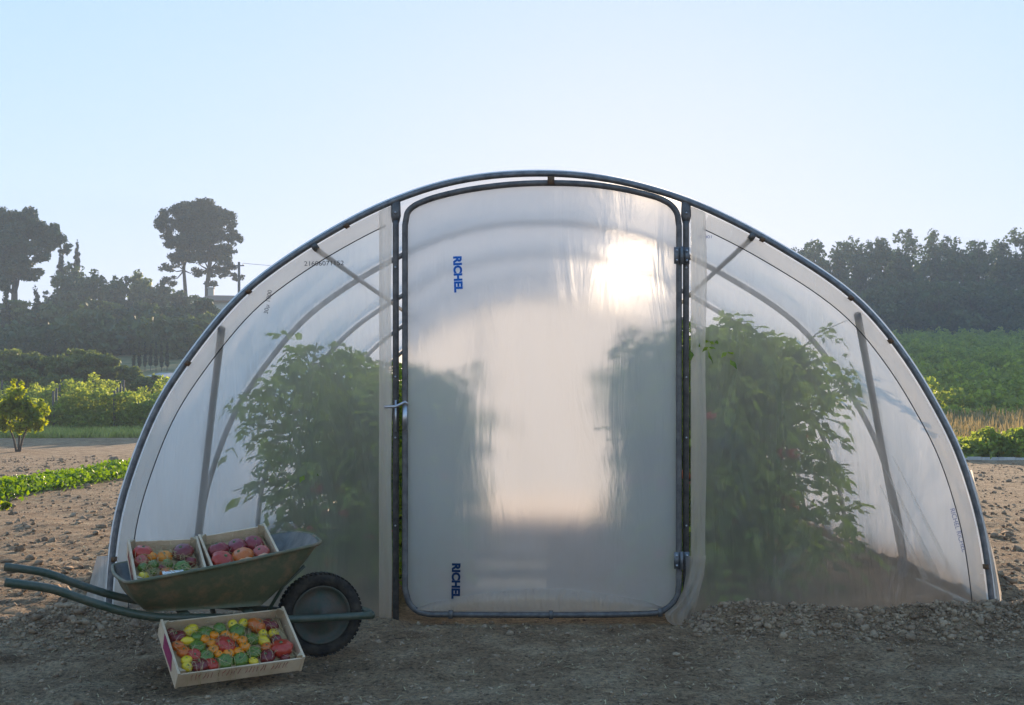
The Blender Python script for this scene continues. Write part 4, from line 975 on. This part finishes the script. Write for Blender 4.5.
# young tree on the left
d=33; x=wx(18,d)
B=[(a,b,c,rx,rx,rz) for a,b,c,rx,rz in ((-.25,0,1.15,.38,.32),(.2,.1,1.1,.42,.32),(.05,-.1,1.5,.35,.34),(-.4,.1,.8,.34,.25),(.48,0,.85,.32,.25),(.0,0,1.85,.18,.28),(.62,.05,1.2,.2,.25),(-.15,0,2.0,.08,.18),(.15,0,.75,.35,.2))]
r_=empty('young_tree',(x,d,gz(x,d)-.02),'small young tree with yellow green leaves standing in bare soil on the left','tree')
V,Fc=leaf_cloud(B,2600,.085,61,sub=9,subr=.5,elong=1.9); link('crown',fast_mesh('crown',V,Fc,M_young),r_)
m=MB()
for a,b in ((-.35,.1),(.35,-.05),(.02,.15)):
    m.tube([(0.05*a,0,-.1),(a*.35,b*.4,.35),(a,b,.9),(a*1.1,b,1.4)],[.035,.028,.018,.006],6)
m.build('trunk',M_bark,r_)
# yellow leafy weed at the left edge
d=13.2; x=wx(2,d); V,Fc=leaf_cloud([(0,0,.05,.09,.09,.05)],60,.05,63,sub=4); o=link('weed',fast_mesh('weed',V,Fc,M_young)); o.location=(x,d,gz(x,d)); tag(o,'small yellow green weed on the bare soil at the left edge','weed')
# right fields: vines in rows, dry grass, low hedge
V=[];Fn=0;FF=[]
for k in range(18):
    d_=49+k*6.0; v,f=leafrow(wx(868,d_)-4,wx(1075,d_),d_,d_,3800,1.6,.17+.004*k,1.2,700+k,wob=.9); V.append(v); FF.append(f+Fn); Fn+=len(v)
o=link('vineyard',fast_mesh('vineyard',np.concatenate(V),np.concatenate(FF),M_vine)); tag(o,'green vineyard rising to the foot of the wood on the right','vineyard',kind='stuff')
r_=empty('vine_row',(wx(990,45),45,0),'nearest, brightest vine row at the front of the vineyard on the right','vine row')
v,f=leafrow(wx(890,45),wx(1080,45),45,45,3600,1.1,.13,.7,777,wob=.5); link('foliage',fast_mesh('foliage',v-np.array([wx(990,45),45,0]),f,M_vine),r_)
grassfield('dry_grass',9000,(8.5,21),(31,44),.85,.045,M_dry,'tall straw coloured dry grass in front of the vineyard on the right',71)
grassfield('field_grass',7000,(8.5,21),(30.5,44),.42,.045,M_grass,'green grass between the dry stalks on the right',72)
hx0,hx1=wx(940,28.5),wx(1075,28.5); r_=empty('low_hedge',((hx0+hx1)/2,28.6,0),'low ragged green hedge above the pale kerb on the right','hedge')
v,f=leafrow(hx0,hx1,28.6,28.6,6500,.66,.08,.9,73,wob=.8,zmin=.02); link('foliage',fast_mesh('foliage',v-np.array([(hx0+hx1)/2,28.6,0]),f,M_vine),r_)
m=MB(); 
for k in range(8): m.tube([(hx0+(hx1-hx0)*(k+.5)/8-(hx0+hx1)/2,0,-.05),(hx0+(hx1-hx0)*(k+.6)/8-(hx0+hx1)/2,.05,.4)],.015,5)
m.build('stem',M_bark,r_)
m=MB(); n_=10; x0,x1=wx(930,27.2),wx(1100,27.2)
for k in range(n_):
    m.box((x0+(x1-x0)*(k+.5)/n_,27.2,gz(x0+(x1-x0)*(k+.5)/n_,27.2)+.03),((x1-x0)/n_-.012,.10,.07))
tag(m.build('kerb',M_conc,None,False),'pale concrete kerb edging the bare soil on the right','kerb')
# pale road patch, house, pole
rows=[]
for yy_ in np.linspace(79,83,6):
    rows.append([(xx_,yy_,float(terrain(xx_,yy_))+.12) for xx_ in np.linspace(-27.6,-14,20)])
m=MB(); m.grid(rows); tag(m.build('road',M_asph),kind='structure')
d=132; hx=wx(226,d); hz=float(terrain(hx,d)); H_=wz(304,d)-hz
Hs=empty('stone_house',(hx,d,hz),'low pale house with a tiled roof half hidden by trees beside the tall pine','house',rz=R(8))
m=MB(); m.box((0,0,H_/2-.3),(4.6,4.4,H_+.6)); m.build('wall',M_wall,Hs,False)
m=MB(); m.add([(-2.7,-2.6,H_),(2.7,-2.6,H_),(2.7,2.6,H_),(-2.7,2.6,H_),(-2.0,0,H_+.95),(2.0,0,H_+.95),(-2.7,-2.6,H_+.15),(2.7,-2.6,H_+.15),(2.7,2.6,H_+.15),(-2.7,2.6,H_+.15)],[(3,2,1,0),(0,1,7,6),(1,2,8,7),(2,3,9,8),(3,0,6,9),(6,7,5,4),(8,9,4,5),(7,8,5),(9,6,4)]); rf=m.build('roof',M_tile,Hs,False)
m=MB(); m.box((-1.6,0,H_+1.15),(.6,.6,1.1)); m.box((-1.6,0,H_+1.75),(.75,.75,.12)); m.build('chimney',M_wall,rf,False)
for k in (-1.2,1.2):
    m=MB(); 
    for dx in (-.42,.42): m.box((k+dx,-2.23,H_-1.3),(.1,.08,1.3))
    for dz in (-.65,.65): m.box((k,-2.23,H_-1.3+dz),(.94,.08,.1))
    w_=m.build('window',M_card,Hs,False); m=MB(); m.box((k,-2.21,H_-1.3),(.76,.04,1.2)); m.build('pane',M_glass,w_,False)
d=115; px_=wx(239,d); pz=float(terrain(px_,d)); ph=wz(262,d)-pz
Po=empty('utility_pole',(px_,d,pz),'thin wooden utility pole rising beside the house on the left slope','pole')
m=MB(); m.tube([(0,0,-.5),(0,0,ph)],[.17,.12],8); m.build('post',M_pole,Po)
m=MB(); m.box((0,0,ph-.35),(1.0,.1,.1)); m.build('crossarm',M_pole,Po)
m=MB()
for s_ in (-.4,.4): m.tube([(s_,0,ph-.3),(s_,0,ph-.12)],.05,6)
m.build('insulator',M_card,Po)
m=MB(); m.tube([Vector((.4+38*t,0,ph-.12-1.3*t-2.2*t*(1-t))) for t in np.linspace(0,1,16)],.018,4); m.build('wire',M_cord,Po)

# ------------------------------------------------------------------ air, light, camera
hb=MB(); hb.box((0,200,18.9),(1000,900,40.6)); 
hm,nt,N,L=newmat('haze'); out=N.new('ShaderNodeOutputMaterial'); pv=N.new('ShaderNodeVolumePrincipled'); pv.inputs['Density'].default_value=HAZE; pv.inputs['Color'].default_value=(.74,.88,1,1); pv.inputs['Anisotropy'].default_value=.05
L.new(pv.outputs['Volume'],out.inputs['Volume'])
if HAZE>0:
    tag(hb.build('haze',hm,None,False),'pale morning haze that veils the far trees','haze',kind='stuff')
SEL,SAZ=8.6,3.9
w=bpy.data.worlds.new('World'); S.world=w; w.use_nodes=True; nt=w.node_tree; nt.nodes.clear(); N,L=nt.nodes,nt.links
sky=N.new('ShaderNodeTexSky'); sky.sky_type='NISHITA'; sky.sun_disc=False; sky.sun_elevation=R(SEL); sky.sun_rotation=R(SAZ); sky.air_density=1.0; sky.dust_density=DUST; sky.ozone_density=OZ; sky.altitude=100
bg=N.new('ShaderNodeBackground'); bg.inputs['Strength'].default_value=SKYS; wo=N.new('ShaderNodeOutputWorld')
a_=N.new('ShaderNodeVectorMath'); a_.operation='MULTIPLY_ADD'; L.new(sky.outputs['Color'],a_.inputs[0]); a_.inputs[1].default_value=(1/SKK,)*3; a_.inputs[2].default_value=(1,1,1)
b_=N.new('ShaderNodeVectorMath'); b_.operation='DIVIDE'; L.new(sky.outputs['Color'],b_.inputs[0]); L.new(a_.outputs[0],b_.inputs[1])
c_=N.new('ShaderNodeVectorMath'); c_.operation='MULTIPLY'; L.new(b_.outputs[0],c_.inputs[0]); c_.inputs[1].default_value=SKM; L.new(c_.outputs[0],bg.inputs['Color']); L.new(bg.outputs['Background'],wo.inputs['Surface'])
sl=bpy.data.lights.new('sun','SUN'); sl.energy=SUNE; sl.angle=R(.53); sl.color=(1,.84,.62); so=bpy.data.objects.new('sun',sl); C.objects.link(so)
dv=Vector((math.sin(R(SAZ))*math.cos(R(SEL)),math.cos(R(SAZ))*math.cos(R(SEL)),math.sin(R(SEL))))
so.rotation_euler=dv.to_track_quat('Z','Y').to_euler(); so.location=(0,0,30)
cam=bpy.data.cameras.new('camera'); co_=bpy.data.objects.new('camera',cam); C.objects.link(co_); S.camera=co_
co_.location=(0,0,CZ); co_.rotation_euler=(R(90),0,0); cam.sensor_width=36; cam.lens=36*F/1024; cam.clip_end=5000; cam.clip_start=.05
cam.shift_x=-(VX-512)/1024; cam.shift_y=(VY-352.5)/1024
S.view_settings.view_transform='Standard'; S.view_settings.look='None'; S.view_settings.exposure=EXPO; S.view_settings.gamma=1; S.view_settings.use_white_balance=True; S.view_settings.white_balance_temperature=WBT; S.view_settings.white_balance_tint=WBTI
S.render.engine='CYCLES'; cy=S.cycles; cy.use_denoising=True; cy.max_bounces=14; cy.transparent_max_bounces=24; cy.transmission_bounces=10; cy.diffuse_bounces=8; cy.glossy_bounces=4; cy.volume_bounces=1; cy.sample_clamp_indirect=4; cy.caustics_refractive=True; cy.caustics_reflective=False; cy.volume_step_rate=4
# roots at their bases
def rebase(o,loc):
    loc=Vector(loc); o.location=Vector(o.location)+loc
    for c in o.children: c.location=Vector(c.location)-loc
rebase(G,(0,FY,-.04))
for o in C.objects:
    if 'label' in o and not 4<=len(o['label'].replace(',',' ').split())<=16: print('LABELLEN',len(o['label'].split()),o['label'])
